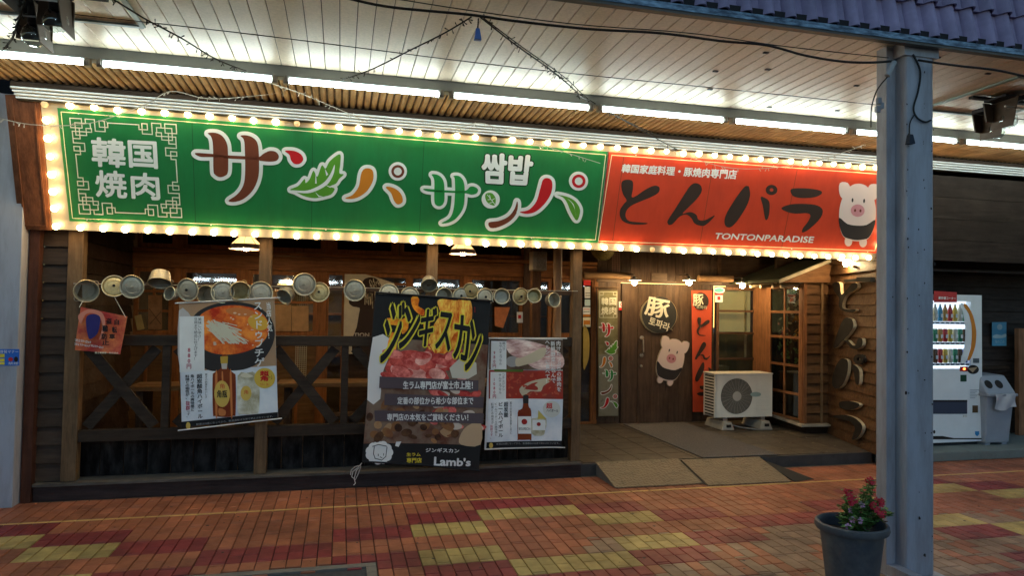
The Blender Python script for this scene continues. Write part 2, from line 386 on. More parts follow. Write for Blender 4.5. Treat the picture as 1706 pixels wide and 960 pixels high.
for i in range(-62, 150):
    if proto is None: proto = mb.build('soffit_slat', msl, CAN, local=True, smooth=False); o = proto
    else: o = dup(proto, CAN)
    o.location = Vector((i*.056, 0, 3.225)) - CAN.location
mb = MB(); mb.box(-3.7,8.8,5.14,5.8,3.226,3.25); mb.build('soffit_backing', wood('soffit_backing_wood', (.10,.055,.03)), CAN)
mgut = mat('gutter_paint', (.04,.07,.12), .5, var=.3, scale=9, col2=(.22,.33,.44), stretch=(1,4,4))
mb = MB(); mb.box(-3.7,8.8,3.42,3.455,3.258,3.284); mb.box(-3.7,8.8,3.412,3.42,3.252,3.288); mb.build('gutter', mgut, CAN)
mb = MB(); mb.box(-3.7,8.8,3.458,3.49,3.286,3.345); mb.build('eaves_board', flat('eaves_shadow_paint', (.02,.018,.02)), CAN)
mb = MB(); mb.box(-3.7,8.8,3.418,3.458,3.236,3.256); mb.build('edge_trim', mat('trim_metal', (.10,.085,.07), .5, .3), CAN)
# roof tiles: three rolls to a tile, steep slope
mtile = mat('roof_tile_glaze', (.30,.235,.36), .55, var=.18, scale=7, bump=.12, rnd=.12)
al = math.radians(85.5); TW, TL = .435, .225
prof = []
for i in range(37):
    u = i/36; x = u*TW; ph = (u*3) % 1
    prof.append((x + .002, .052*max(0, math.sin(math.pi*min(ph/.66,1)))**.9 if i < 36 else .004))
def tile_mesh():
    mb = MB(); vs = []
    for (l, d) in ((0,.012),(TL+.03,-.020)):
        for t in (0,-.014):
            for x, h in prof:
                hh = h + d + t; vs.append((x, l*math.cos(al) - hh*math.sin(al), l*math.sin(al) + hh*math.cos(al)))
    n = len(prof); fs = []
    for i in range(n-1):
        fs += [(i,i+1,2*n+i+1,2*n+i), (n+i,3*n+i,3*n+i+1,n+i+1), (i,n+i,n+i+1,i+1)]
    fs += [(0,2*n,3*n,n),(n-1,2*n-1,4*n-1,3*n-1)]
    mb.add(vs, fs); return mb
proto = None
for r in range(6):
    for i in range(-9, 15):
        if proto is None: proto = tile_mesh().build('roof_tile', mtile, CAN, local=True, smooth=True); o = proto
        else: o = dup(proto, CAN)
        o.location = Vector((.28 + i*TW + .0, 3.485 + r*TL*math.cos(al), 3.308 + r*TL*math.sin(al))) - CAN.location
mb = MB(); mb.hexa([(-3.7,3.535,3.33),(8.8,3.535,3.33),(8.8,3.58,3.33),(-3.7,3.58,3.33),(-3.7,3.65,4.75),(8.8,3.65,4.75),(8.8,3.70,4.75),(-3.7,3.70,4.75)])
mb.build('roof_backing', flat('roof_felt', (.015,.013,.018)), CAN)
mb = MB(); mb.box(-3.7,8.8,3.6,7.5,4.751,4.79); mb.box(-3.7,8.8,7.4,7.5,3.3,4.75); mb.build('roof_top', flat('roof_felt', (.015,.013,.018)), CAN)
# ceiling holes / fixings
mb = MB()
for px, py in ((1192,118),(1183,148),(1276,87),(1279,115),(1427,142),(1395,184),(1282,178),(1562,95),(1646,122)):
    p = at(px,py,2,CZ-.002); mb.box(p[0]-.018,p[0]+.018,p[1]-.01,p[1]+.01,CZ-.008,CZ-.001)
mb.build('fixing_clip', blackcable, CAN, kind='stuff')

# fluorescent lights
mtube = mat('fluorescent_tube', (.9,.9,.9), .4, var=0, emit=(.84,1,.95), es=15)
msock = mat('lamp_socket', (.30,.29,.27), .5, var=.2, scale=20)
FL = None
ordn = ['leftmost, cut by the picture edge','second, over the lattice ornament','third, over the brown letter','fourth, over the green leaf',
        'fifth, over the green end','sixth, over the red sign','half behind the column','just right of the column','rightmost in the row']
for i in range(-1, 8):
    x = -1.585 + 1.178*i; lab = 'lit fluorescent tube under the ceiling beam, ' + ordn[i+1]
    if FL is None:
        FL = thing('fluorescent_light', (x, 5.068, 3.181), lab, 'light', 'fluorescent tubes in a row along the beam')
        mb = MB(); mb.tube([(.02,0,0),(1.075,0,0)], .0175, 12); mb.build('tube', mtube, FL, local=True, smooth=True)
        for s in (-.022, 1.078):
            mb = MB(); mb.box(s,s+.038,-.024,.026,-.026,.020); mb.box(s+.006,s+.03,-.032,-.024,-.018,.012); mb.box(s+.01,s+.028,-.03,-.024,.012,.03); mb.build('socket', msock, FL, local=True, bevel=.004)
        mb = MB(); mb.box(-.02,1.115,-.008,.012,.0185,.0225); mb.build('housing', mat('housing_grey',(.25,.27,.27),.6,var=.05), FL, local=True)
    else: dup_tree(FL, (x, 5.068, 3.181), label=lab)

# ================================================================== STEEL COLUMNS
mcolm = mat('column_paint', (.44,.43,.47), .5, var=.10, scale=2.5, bump=.10, col2=(.38,.38,.43), dirt=.75, dscale=5, dstretch=(1.2,1.2,.22), dcol=(.55,.48,.42))
CR = thing('steel_column', (3.42, 3.6, 0), 'pale blue steel column of stepped box section standing behind the flower pot', 'column')
mb = MB(); mb.box(3.3392,3.5435,3.4817,3.667,0.0,3.27); mb.build('main_tube', mcolm, CR, bevel=.018)
mb = MB(); mb.box(3.268,3.3373,3.5644,3.648,0.0,3.27); mb.build('side_tube', mcolm, CR, bevel=.003)
mb = MB(); mb.box(3.268,3.3373,3.3677,3.5615,0.0,0.068); mb.box(3.2585,3.61,3.3535,3.705,0.0,0.006); mb.build('base_plate', mcolm, CR)
mb = MB(); mb.box(3.3155,3.572,3.4722,3.6765,3.19,3.275); mb.build('head_plate', mcolm, CR)
mb = MB(); S = ysurf(3.479)
for px, py, r in ((1509,655,3.2),(1556,720,3),(1557,440,3),(1512,398,2.2),(1513,412,1.6),(1556,432,2.2),(1487,495,1.5)):
    prism(mb, [S(*p, .002) for p in ellipse(px,py,r*.6,r)])
random.seed(61)
for i in range(46):
    px, py = (random.choice((1512,1553,1530,1540))+random.uniform(-2,2), random.uniform(120,950)); r = random.uniform(.5,1.5)*(1.6 if py > 860 else 1)
    prism(mb, [S(x, y, .0015) for x, y in [(px+r*random.uniform(.5,1.2)*math.cos(a), py+1.5*r*random.uniform(.5,1.3)*math.sin(a)) for a in np.linspace(0,2*math.pi,9)[:-1]]])
mb.build('paint_chip', flat('rust_chip', (.05,.035,.03)), CR, kind='stuff')
CL = thing('steel_column', (-2.55, 6.15, 0), 'grey steel column at the left end of the shopfront with a small blue sticker', 'column')
mb = MB(); mb.box(-2.66,-2.415,6.09,6.232,0,3.2); mb.build('main_tube', mcolm, CL, bevel=.004)
S = ysurf(6.088); mb = MB()
st = thing('sticker', at(16,609,1,6.08), 'small blue notice sticker with yellow boxes on the left grey column', 'sticker')
quad(S,'sheet',(-8,582,32.5,609.5),.002,flat('blue_sticker',(.03,.14,.55)),st)
for q in ((0,590,8,596),(0,598,8,603),(0,604,8,608)): quad(S,'box',q,.003,yellowp,st)
text(S,'啓発マナー',(0,583.5,31,589),.003,white,st); shape(S,'mark',ellipse(18,599,4,3.4,16),.003,redp,st,sm=0); shape(S,'mark',ellipse(27,599,3.4,4.6,16),.003,black,st,sm=0); text(S,'禁煙',(14,603.5,31,608),.0032,white,st)

# ================================================================== RESTAURANT BUILDING
BY = 8.4; FZ = .11
BLD = thing('restaurant_building', (1.6, 6.3, 0), 'timber fronted restaurant with veranda, plank siding and recessed entrance', 'building')
def plank_wall(pname, plname, p0, p1, z0, z1, h, m, th=.019, parent=BLD, out=None):
    """lapped siding between two plan points, outer face towards out"""
    a = Vector((*p0, 0)); c = Vector((*p1, 0)); t = (c-a).normalized(); n = Vector((t.y, -t.x, 0))
    if out is not None and n.dot(Vector((*out, 0))) < 0: n = -n
    W_ = MB(); W_.hexa([a-n*.06+Vector((0,0,z0)), c-n*.06+Vector((0,0,z0)), c-n*.02+Vector((0,0,z0)), a-n*.02+Vector((0,0,z0)), a-n*.06+Vector((0,0,z1)), c-n*.06+Vector((0,0,z1)), c-n*.02+Vector((0,0,z1)), a-n*.02+Vector((0,0,z1))])
    w = W_.build(pname, m, parent); z = z0; k = 0; first = None
    while z < z1 - .02:
        zt = min(z + h, z1)
        mb = MB(); e = Vector((0,0,1))
        mb.hexa([a-n*.018+e*0, c-n*.018, c+n*th, a+n*th, a-n*.018+e*(zt-z-.006), c-n*.018+e*(zt-z-.006), c-n*.002+e*(zt-z-.006), a-n*.002+e*(zt-z-.006)])
        if first is None or zt == z1 or True:
            o = mb.build(plname, m, None, local=True); o.parent = w; first = o
        o.location = Vector((0,0,z)) - Vector(w.location) - rootloc(parent) ; z += h; k += 1
    return w
# cornice
mcorn = mat('cornice_metal', (.74,.75,.73), .35, .1, var=.06)
for i in range(4):
    mb = MB(); mb.box(-2.37,9.6,5.70+.030*i,5.84,3.157-.0165*i-.0115,3.157-.0165*i); mb.build('cornice_rail', mcorn, BLD)
mb = MB(); mb.box(-2.37,9.6,5.80,5.85,3.09,3.1565); mb.build('cornice_core',flat('cornice_gap',(.03,.03,.03)),BLD)
mb = MB(); mb.box(-2.40,9.6,5.77,6.4,3.158,3.40); mb.build('upper_wall', wdark, BLD)  # hidden fill above the cornice, put in to block light
mb = MB(); mb.box(-2.40,9.6,5.90,5.93,3.125,3.154); mb.box(-2.40,9.6,6.36,6.44,2.28,3.154); mb.build('sign_backing', wdark, BLD)
mb = MB(); mb.box(-2.6,6.4,6.37,8.6,2.62,2.68); mb.build('veranda_ceiling', wood('ceiling_wood', (.12,.07,.04)), BLD)
# left front strip
mb = MB(); mb.box(-2.405,-2.335,6.20,6.30,0,2.5); mb.build('corner_board', wood('red_wood', (.10,.035,.02), along='z'), BLD)
plank_wall('front_wall','plank',(-2.335,6.285),(-2.15,6.285),.15,2.45,.145,wood('weathered_siding',(.060,.037,.024)),out=(0,-1))
plank_wall('side_wall','plank',(-2.25,6.36),(-2.25,8.4),.11,2.5,.145,wplankd,out=(1,0))
# deck
mb = MB(); mb.box(-2.33,2.24,6.44,8.62,0,FZ); mb.box(2.24,5.50,6.26,8.62,0,FZ); mb.box(5.50,6.3,7.0,8.62,0,FZ); mb.hexa([(5.50,6.26,0),(5.52,6.26,0),(5.9,7.0,0),(5.50,7.0,0),(5.50,6.26,FZ),(5.52,6.26,FZ),(5.9,7.0,FZ),(5.50,7.0,FZ)])
mdeck = mat('deck_floor', (.07,.052,.036), .6, var=.45, scale=7, bump=.3, col2=(.055,.045,.036))
mb.build('deck', mdeck, BLD)
random.seed(5); first=None
for i in range(11):
    for j in range(8):
        x = 2.30+i*.30; y = 6.30+j*.28
        if x > 5.2 and y < 7.0: continue
        if x+.3 > 5.75: continue
        if first is None:
            mb = MB(); mb.box(.004,.296,.004,.276,0,.006); o = mb.build('floor_tile', mat('floor_tile', (.072,.054,.036), .5, var=.4, scale=9, bump=.25, rnd=.12), BLD, local=True); first = o
        else: o = dup(first, BLD)
        o.location = Vector((x,y,FZ)) - BLD.location
mb = MB(); mb.box(2.255,5.54,6.245,6.259,0,FZ+.004); mb.build('step_front', mat('step_paint', (.035,.032,.03), .6, var=.3, scale=8, bump=.2), BLD)
mb = MB()
for i in range(70):
    x, y = random.uniform(2.4,5.5), random.uniform(6.3,7.8); s = random.uniform(.003,.010); mb.box(x-s,x+s*1.6,y-s*.6,y+s*.6,FZ+.0075,FZ+.0082)
mb.build('litter_fleck', mat('litter', (.4,.36,.28), .8), BLD, kind='stuff')
for i in range(24):
    mb = MB(); mb.box(-2.10+i*.18,-2.10+i*.18+.175,6.43+(i%3)*.002,6.445,.1,.50); mb.build('skirting_board', mat('dark_skirting', (.014,.011,.010), .8, spec=.1, var=.6, scale=5, stretch=(2,1,.7), col2=(.030,.026,.024), rnd=.2), BLD)  # near-black boards with uneven, slightly paler mottling
# ---- back wall with windows
WY0, WY1 = BY-.03, BY+.05
def wbox(name, x0, x1, z0, z1, m, y0=WY0, y1=WY1, parent=BLD, bevel=.003):
    mb = MB(); mb.box(x0,x1,y0,y1,z0,z1); return mb.build(name, m, parent, bevel=bevel)
wbox('header_beam',-2.24,3.20,1.985,2.15,worange,WY0-.02,WY1)
wbox('lintel',-2.24,3.20,2.158,2.20,worange,WY0-.035,WY1)
wbox('upper_wall_board',-2.24,5.9,2.52,2.63,wdark)
gl = glassmat('window_glass', gloss=.05); gldark = glassmat('dark_window_glass', (.18,.16,.14), .05)
def window(x0, x1, z0, z1, bars=(), vbars=(), y=BY, fr=.045, g=gl, m=worange, mz=worangez, label=None):
    w = MB(); O = [(x0,z0),(x1,z0),(x1,z1),(x0,z1)]; I = [(x0+fr,z0+fr),(x1-fr,z0+fr),(x1-fr,z1-fr),(x0+fr,z1-fr)]
    vs = [(x,yy,z) for yy in (y-.03,y+.03) for x,z in O+I]
    w.add(vs, [q for i in range(4) for q in ((i,(i+1)%4,4+(i+1)%4,4+i),(8+i,12+i,12+(i+1)%4,8+(i+1)%4),(i,8+i,8+(i+1)%4,(i+1)%4),(4+i,4+(i+1)%4,12+(i+1)%4,12+i))])
    fo = w.build('window', mz, BLD, bevel=.003)
    if label: fo['label'] = label
    zs = [z0+fr] + [b_ for b_ in bars] + [z1-fr]; xs = [x0+fr] + list(vbars) + [x1-fr]
    for zb in bars: w = MB(); w.box(x0+fr,x1-fr,y-.022,y+.022,zb-.014,zb+.014); w.build('glazing_bar', m, fo)
    for xb in vbars: w = MB(); w.box(xb-.012,xb+.012,y-.02,y+.024,z0+fr,z1-fr); w.build('glazing_bar', mz, fo)
    for i in range(len(zs)-1):
        for j in range(len(xs)-1):
            w = MB(); w.box(xs[j],xs[j+1],y+.001,y+.005,zs[i],zs[i+1]); w.build('pane', g, fo)
    return fo
# upper transoms
for x0, x1 in ((-2.2,-1.80),(-1.74,-.99),(-.95,-.20),(-.10,.62),(.68,1.42),(1.50,2.24)):
    window(x0,x1,2.21,2.515,g=gldark)
wbox('transom_post',-1.80,-1.74,2.2,2.52,worangez); 
for x in (-.99,-.20,.62,1.42): wbox('transom_post',x+.002,x+.04 if x!=-.20 else -.10,2.2,2.52,worangez)
# main windows and sliding panels
window(-2.22,-1.82,1.24,1.98,(1.5,1.72),(-2.02,))
window(-1.74,-1.12,1.24,1.98,(1.62,))
window(-1.03,-.27,1.24,1.98,(1.62,))
window(-.17,.04,.12,1.98,(),fr=.03)
window(.04,.80,1.24,1.98,(1.86,)); window(.80,1.46,1.24,1.98,())
window(1.52,2.22,1.24,1.98,(1.80,))
window(2.36,2.60,.12,1.98,()); window(2.62,2.98,1.24,1.98,())
window(2.98,3.17,.12,1.98,(),fr=.028)
for x0,x1 in ((-1.82,-1.74),(-1.12,-1.03),(-.27,-.17),(1.46,1.52)): wbox('window_post',x0,x1,.12,1.985,worangez,WY0-.01)
wbox('window_post',2.22,2.36,.12,2.5,wood('post_dark',(.09,.05,.03),along='z'),WY0-.03)
wbox('window_post',3.17,3.225,.12,1.985,worangez,WY0-.01)
for x0, x1 in ((-2.24,-1.82),(-1.74,-1.12),(-1.03,-.27),(.04,.80),(.80,1.46),(1.52,2.22),(2.62,2.98)):
    wbox('lower_panel',x0,x1,.112,1.17,winside if x1 < -.2 else wdark,BY-.005,BY+.02); wbox('sill',x0,x1,1.175,1.238,worange,WY0-.02)
for x in (-2.1,-1.55,-.85,-.5): wbox('panel_strip',x,x+.035,.12,1.17,worangez,BY-.02,BY-.006)
# lattice behind the window beside the post
mb = MB()
for i in range(6): mb.box(-.50+i*.024,-.496+i*.024,BY+.03,BY+.034,1.27,1.95)
for i in range(28): mb.box(-.50,-.375,BY+.036,BY+.04,1.27+i*.024,1.274+i*.024)
mb.build('lattice_screen', mat('lattice_cream', (.55,.5,.33), .6), BLD)
mb = MB()
for i in range(6): mb.box(-.50+i*.024,-.494+i*.024,BY-.03,BY-.026,.75,1.16)
for i in range(18): mb.box(-.50,-.375,BY-.026,BY-.022,.75+i*.024,.756+i*.024)
mb.build('lattice_screen', MT['lattice_cream'], BLD)
# interior room
mint = mat('interior_plaster', (.17,.11,.065), .8, var=.3, scale=3)
mb = MB(); mb.box(-2.3,3.3,10.4,10.45,.1,2.6); mb.box(-2.35,-2.3,8.5,10.4,.1,2.6); mb.box(3.3,3.35,8.5,10.4,.1,2.6); mb.build('room_wall', mint, BLD)
mb = MB(); mb.box(-2.3,6.3,8.46,10.4,2.55,2.6); mb.build('room_ceiling', wdark, BLD)
mb = MB(); mb.box(-2.3,6.3,8.63,10.4,.05,.1); mb.build('room_floor', wdark, BLD)
for i in range(7):
    mb = MB(); x = -2.0+i*.75; mb.box(x,x+.04,10.36,10.4,.1,2.5); mb.build('wall_batten', worangez, BLD)
mb = MB(); mb.box(-2.2,3.2,10.2,10.4,1.45,1.48); mb.box(-2.2,3.2,10.2,10.4,.85,.88); mb.build('shelf', worange, BLD)
# ---- entrance wall: upright boards, door
bx = 3.225; first = None
while bx < 4.90:
    x1 = min(bx+.13, 4.90); z0 = FZ if (bx < 3.50 or bx > 4.58) else 1.985
    if bx < 3.52 and x1 > 3.55: x1 = 3.55
    wbox('wall_board',bx+.0015,x1-.0015,z0,2.52,wdoor,BY-.01-random.uniform(0,.006),BY+.03); bx = x1
wbox('door_lintel',3.20,5.0,1.95,1.985,wood('lintel_dark',(.10,.06,.035)),BY-.05,BY-.012)
DOOR = None
mb = MB(); mb.box(3.556,3.78,BY-.035,BY+.02,FZ+.004,1.945); dr = mb.build('door', wdoor, BLD, bevel=.003); dr['label'] = 'narrow fixed leaf of the dark wooden entrance door'
for i, (x0,x1) in enumerate(((3.786,3.98),(3.982,4.18),(4.182,4.38),(4.382,4.578))):
    if i == 0: mb = MB(); mb.box(3.786,4.578,BY-.025,BY+.02,FZ+.004,1.945); dl = mb.build('door', wdoor, BLD); dl['label'] = 'wide main leaf of the dark wooden entrance door'
    mb = MB(); mb.box(x0,x1,BY-.037,BY-.026,FZ+.006,1.943); mb.build('door_board', wdoor, dl, bevel=.002)
mb = MB(); mb.tube([(3.84,BY-.037,1.22),(3.84,BY-.085,1.20),(3.84,BY-.09,1.05),(3.84,BY-.037,1.02)],.011,8); mb.lathe([(0.001,0),(.028,.002),(.028,.012),(.001,.016)],(3.84,BY-.036,1.23),'y',14); mb.lathe([(0.001,0),(.026,.002),(.026,.012),(.001,.016)],(3.84,BY-.036,1.0),'y',14)
mb.lathe([(0.001,0),(.02,.002),(.018,.016),(.001,.018)],(3.835,BY-.036,.86),'y',14)
mb.build('door_handle', mat('old_brass', (.45,.36,.25), .3, .9, var=.2), dl, smooth=True)
# vent grille and flat boards above the door
mb = MB(); mb.box(3.98,4.20,BY-.03,BY-.018,1.99,2.09); mb.box(4.0,4.18,BY-.034,BY-.03,2.03,2.07); mb.build('vent_cover', wood('cover_wood',(.13,.085,.055)), BLD)
# right window beside the door
mlit = mat('glowing_paper_blind', (.62,.50,.25), .8, var=.25, scale=3, col2=(.5,.36,.16), emit=(1,.72,.3), es=.10)  # faint emission in the blind stands in for room light behind it
wr = window(4.93,5.72,.62,1.93,(.95,1.30,1.60),(),g=gl,m=wood('brown_frame',(.10,.05,.025)),mz=wood('brown_frame_up',(.12,.06,.03),along='z'))
mb = MB(); mb.box(4.98,5.52,BY+.08,BY+.09,1.315,1.90); mb.build('blind', mlit, wr)
mb = MB(); mb.box(4.9,5.75,BY+.10,BY+.11,.5,1.30); mb.build('curtain', mat('dim_curtain', (.16,.13,.07), .9, var=.3, scale=2), wr)
mb = MB(); mb.box(5.42,5.445,BY+.05,BY+.07,.95,1.9); mb.box(5.55,5.56,BY+.05,BY+.06,1.3,1.9); mb.build('blind_pole', flat('pole_cream',(.6,.5,.3)), wr)
wbox('wall_panel',4.90,5.75,.112,.615,wdark,BY-.02,BY+.03); wbox('wall_panel',4.90,6.3,1.94,2.52,wdark,BY-.02,BY+.03); wbox('wall_panel',5.72,6.3,.112,1.94,wdark,BY-.02,BY+.03)
mb = MB(); mb.box(4.95,5.9,BY-.05,BY-.021,2.06,2.10); mb.box(4.95,4.99,BY-.05,BY-.021,2.10,2.5); mb.build('upper_frame', wood('brown_frame',(.10,.05,.025)), BLD)
# small log brackets and pole under the door lamps
for x0,x1 in ((3.0,3.62),(4.62,5.12)):
    mb = MB(); mb.tube([(x0,BY-.10,2.03),(x1,BY-.12,2.035)],.045,10); mb.build('log_bracket', wood('log_wood',(.30,.17,.08)), BLD, smooth=True)
# side bay on the right
BX = 5.52
mb = MB(); mb.box(BX-.01,BX+.03,8.03,8.40,.24,1.95); mb.box(BX-.012,BX+.03,7.352,7.40,.24,1.95); bay = mb.build('bay_frame', wood('bay_wood',(.26,.11,.045),along='z'), BLD)
mbz = wood('bay_wood',(.26,.11,.045),along='z'); mby = wood('bay_wood_rail',(.26,.11,.045),along='y')
ys = (7.40,7.715,8.03); zs = (.27,.58,.93,1.28,1.60,1.92)
bw = MB(); bw.box(BX-.008,BX+.02,7.402,7.425,.27,1.92); bw.box(BX-.008,BX+.02,8.005,8.03,.27,1.92); bw = bw.build('window', mbz, BLD); bw['label'] = 'narrow side window of the bay with two columns of small panes'
mb = MB(); mb.box(BX-.006,BX+.018,7.70,7.73,.27,1.92); mb.build('glazing_bar', mbz, bw)
for z in zs: mb = MB(); mb.box(BX-.007,BX+.017,7.425,8.005,z-.016,z+.016); mb.build('glazing_bar', mby, bw)
for i in range(2):
    for j in range(5):
        mb = MB(); mb.box(BX+.004,BX+.008,ys[i]+.02,ys[i+1]-.02,zs[j]+.016,zs[j+1]-.016); mb.build('pane', gl, bw)
plank_wall('bay_front','plank',(BX+.0,7.35),(5.9,7.35),.24,2.10,.122,wplank,out=(0,-1))
mb = MB(); mb.box(5.755,5.785,7.325,7.333,.24,1.98); mb.build('trim_board', wood('pale_trim',(.30,.19,.10),along='z'), BLD)
mb = MB(); mb.box(BX-.015,BX+.03,7.32,7.335,.24,2.0); mb.build('trim_board', mbz, BLD)
mb = MB(); mb.hexa([(5.45,7.28,.205),(5.92,7.28,.205),(5.92,8.38,.205),(5.50,8.38,.245),(5.45,7.28,.235),(5.92,7.28,.235),(5.92,8.38,.235),(5.50,8.38,.275)]); mb.build('bay_ledge', mat('pale_ledge',(.42,.36,.28),.6,var=.3,scale=8), BLD)
mb = MB(); mb.box(5.58,5.9,7.36,8.2,.11,.204); mb.build('bay_base', wdark, BLD)
# lean-to roof of the bay
r0, r1 = at(1300,470,1,7.25), at(1374,440,1,7.25)
def roofslab(mb, y0, y1, dz0, dz1):
    mb.hexa([(r0[0],y0,r0[2]+dz0),(r1[0]+.1,y0,r1[2]+.04+dz0),(r1[0]+.1,y1,r1[2]+.04+dz0),(r0[0],y1,r0[2]+dz0),(r0[0],y0,r0[2]+dz1),(r1[0]+.1,y0,r1[2]+.04+dz1),(r1[0]+.1,y1,r1[2]+.04+dz1),(r0[0],y1,r0[2]+dz1)])
mb = MB(); roofslab(mb,7.25,7.275,-.012,.03); mb.build('barge_board', mat('pale_barge',(.55,.48,.36),.6,var=.2,scale=8), BLD)
mb = MB(); roofslab(mb,7.277,8.36,0,.035); mb.build('bay_roof', mat('mossy_thatch',(.10,.10,.05),.95,var=.5,scale=22,bump=.8,col2=(.06,.07,.035)), BLD)
mb = MB(); mb.add([(r0[0]+.05,7.285,r0[2]-.005),(6.05,7.285,r0[2]+.02),(6.05,7.285,r1[2]+.05),(r1[0],7.285,r1[2]-.02),
                   (r0[0]+.05,7.32,r0[2]-.005),(6.05,7.32,r0[2]+.02),(6.05,7.32,r1[2]+.05),(r1[0],7.32,r1[2]-.02)],[(0,1,2,3),(4,7,6,5),(0,4,5,1),(1,5,6,2),(2,6,7,3),(3,7,4,0)])
mb.build('gable_board', wood('gable_wood',(.26,.13,.06)), BLD)
for px, y in ((1253,8.1),(1270,7.9),(1290,7.65),(1304,7.45)):
    p = at(px,478,1,y); mb = MB(); mb.tube([(p[0]-.03,y,p[2]),(p[0]+.5,y,p[2]+.05)],.021,10); mb.build('rafter', mat('rafter_wood',(.55,.42,.26),.7,var=.2), BLD)
# angled siding wall with letters, runs on behind the bay
A2, B2 = (5.883,7.35), (5.519,6.149); dd = np.array(A2)-np.array(B2); dd /= np.hypot(*dd); nA = (-dd[1], dd[0]); A3 = tuple(np.array(A2)+dd*.1)
plank_wall('angled_wall','plank',B2,A3,FZ,2.62,.122,wplank,out=(-1,0))
mb = MB(); mb.box(5.505,5.60,6.10,6.146,0,2.6); mb.build('corner_board', wood('post_brown',(.16,.08,.04),along='z'), BLD)
mb = MB(); mb.box(5.88,6.35,7.35,7.40,.1,2.62); mb.box(6.3,6.35,7.40,10.4,.05,2.62); mb.build('outer_wall', wdark, BLD)
# ================================================================== BIG SIGN
v_ = np.array([0,-.29,.90]); v_ /= np.linalg.norm(v_); SLEN = math.hypot(.29,.90)
SG = Surf((0,6.15,2.20),(0,-.9,-.29)); nS = SG.n
def sp(x, v, off=0): return np.array([x,6.15,2.20]) + v_*v + nS*off
SIGN = thing('shop_sign', (1.6,6.05,2.2), 'long tilted green and red restaurant sign framed with lit bulbs', 'sign')
mframe = mat('sign_frame_metal', (.36,.33,.27), .35, .1, var=.05)
def slab(name, x0, x1, v0, v1, o0, o1, m, parent=SIGN, bevel=0):
    mb = MB(); mb.hexa([sp(x0,v0,o0),sp(x1,v0,o0),sp(x1,v0,o1),sp(x0,v0,o1),sp(x0,v1,o0),sp(x1,v1,o0),sp(x1,v1,o1),sp(x0,v1,o1)]); return mb.build(name,m,parent,bevel=bevel)
XL, XR = -2.235, 5.56
slab('frame',XL,XR,-.040,SLEN+.045,-.12,-.004,mframe)
slab('brown_panel',-2.46,XL-.004,-.045,SLEN+.03,-.10,.012,wood('sign_side_wood',(.14,.05,.022),along='z'))
slab('panel_molding',-2.44,XL-.03,-.02,-.005,.013,.02,wood('sign_side_wood',(.14,.05,.022),along='z'))
for x in (-2.425,-2.275): slab('panel_molding',x,x+.012,-.003,SLEN,.013,.02,MT['sign_side_wood'])
slab('end_cap',XR,XR+.03,-.04,SLEN+.04,-.12,.012,mframe)
mgreen = mat('green_sign_film', (.012,.185,.05), .38, var=.08, scale=2, dirt=.5, dscale=2.2, dstretch=(2.5,1,.5), dcol=(.75,.72,.6)); mred = mat('red_sign_film', (.66,.060,.022), .38, var=.08, scale=2, dirt=.5, dscale=2.2, dstretch=(2.5,1,.5), dcol=(.8,.68,.6))
quad(SG,'green_panel',[(96,179.3),(1012,252.7),(995,404.6),(116.4,368.2)],.008,mgreen,SIGN,thick=.011)
quad(SG,'red_panel',[(1014.5,253),(1494,287.5),(1461,421.8),(997.5,404.7)],.008,mred,SIGN,thick=.011)
lc = flat('sign_line_cream', (.85,.8,.5))
mb = MB()
def qline(mb, S, q, w, off, cr=ID):
    for a, b_ in zip(q, q[1:]+q[:1]): line(S, mb, a, b_, w, off, cr)
qline(mb,SG,[(102.5,186),(1008.5,257.5),(991.5,399.5),(121.5,363.3)],1.1,.0095); mb.build('border_line',lc,SIGN)
mb = MB(); qline(mb,SG,[(1018.5,258),(1489,291.5),(1456.5,417.5),(996.2,401.5)],1.1,.0095); mb.build('border_line',lc,SIGN)
mb = MB()
for k_ in range(1,8):
    if k_ == 4: continue
    x = -2.1+k_*.92
    mb.hexa([sp(x,.045,.0081),sp(x+.003,.045,.0081),sp(x+.003,.045,.0090),sp(x,.045,.0090),sp(x,SLEN-.06,.0081),sp(x+.003,SLEN-.06,.0081),sp(x+.003,SLEN-.06,.0090),sp(x,SLEN-.06,.0090)])
mb.build('panel_seam',flat('seam_dark',(.03,.05,.03)),SIGN,kind='stuff')
mb = MB()
for k_ in range(-1,9):
    for v in (.052,SLEN-.07):
        c = sp(-2.0+k_*.92+.02,v,.0085); mb.ball(c,.006,5)
mb.build('screw',alu,SIGN,kind='stuff')
# bulbs
BULB = None
mbulb = mat('bulb_glass', (.9,.8,.6), .3, var=0, emit=(1,.68,.30), es=12); mcap = mat('bulb_cap', (.35,.33,.28), .4, .6, var=0)
def bulb(x, v):
    global BULB
    if BULB is None:
        mb = MB(); rr = .026; R_ = Vector((0,0,1)).rotation_difference(Vector(nS)).to_matrix()
        mb.lathe([(1e-6,.069),(.010,.0675),(.019,.061),(.025,.050),(.026,.040),(.022,.028),(.014,.016)],(0,0,0),'z',14,k=0,rot=R_)
        mb.lathe([(.0135,.018),(.015,.012),(.017,.001)],(0,0,0),'z',12,k=1,rot=R_)
        BULB = mb.build('bulb',[mbulb,mcap],SIGN,local=True,smooth=True); o = BULB; o.modifiers.clear()
    else: o = dup(BULB, SIGN)
    o.location = Vector(sp(x,v,-.002)) - SIGN.location
    if random.random() < .035:
        d = o.data.copy(); d.materials[0] = mat('dead_bulb', (.65,.55,.38), .2, var=0, emit=(1,.5,.15), es=.25); o.data = d
    else: s_ = random.uniform(.90,1.10); o.scale = (s_,)*3; o.rotation_euler = (random.uniform(-.12,.12),random.uniform(-.12,.12),0)
n = 47; random.seed(3)
for i in range(n):
    x = -2.19 + i*.1645; bulb(x + random.uniform(-.004,.004), -.005); bulb(x + random.uniform(-.004,.004), SLEN-.015)
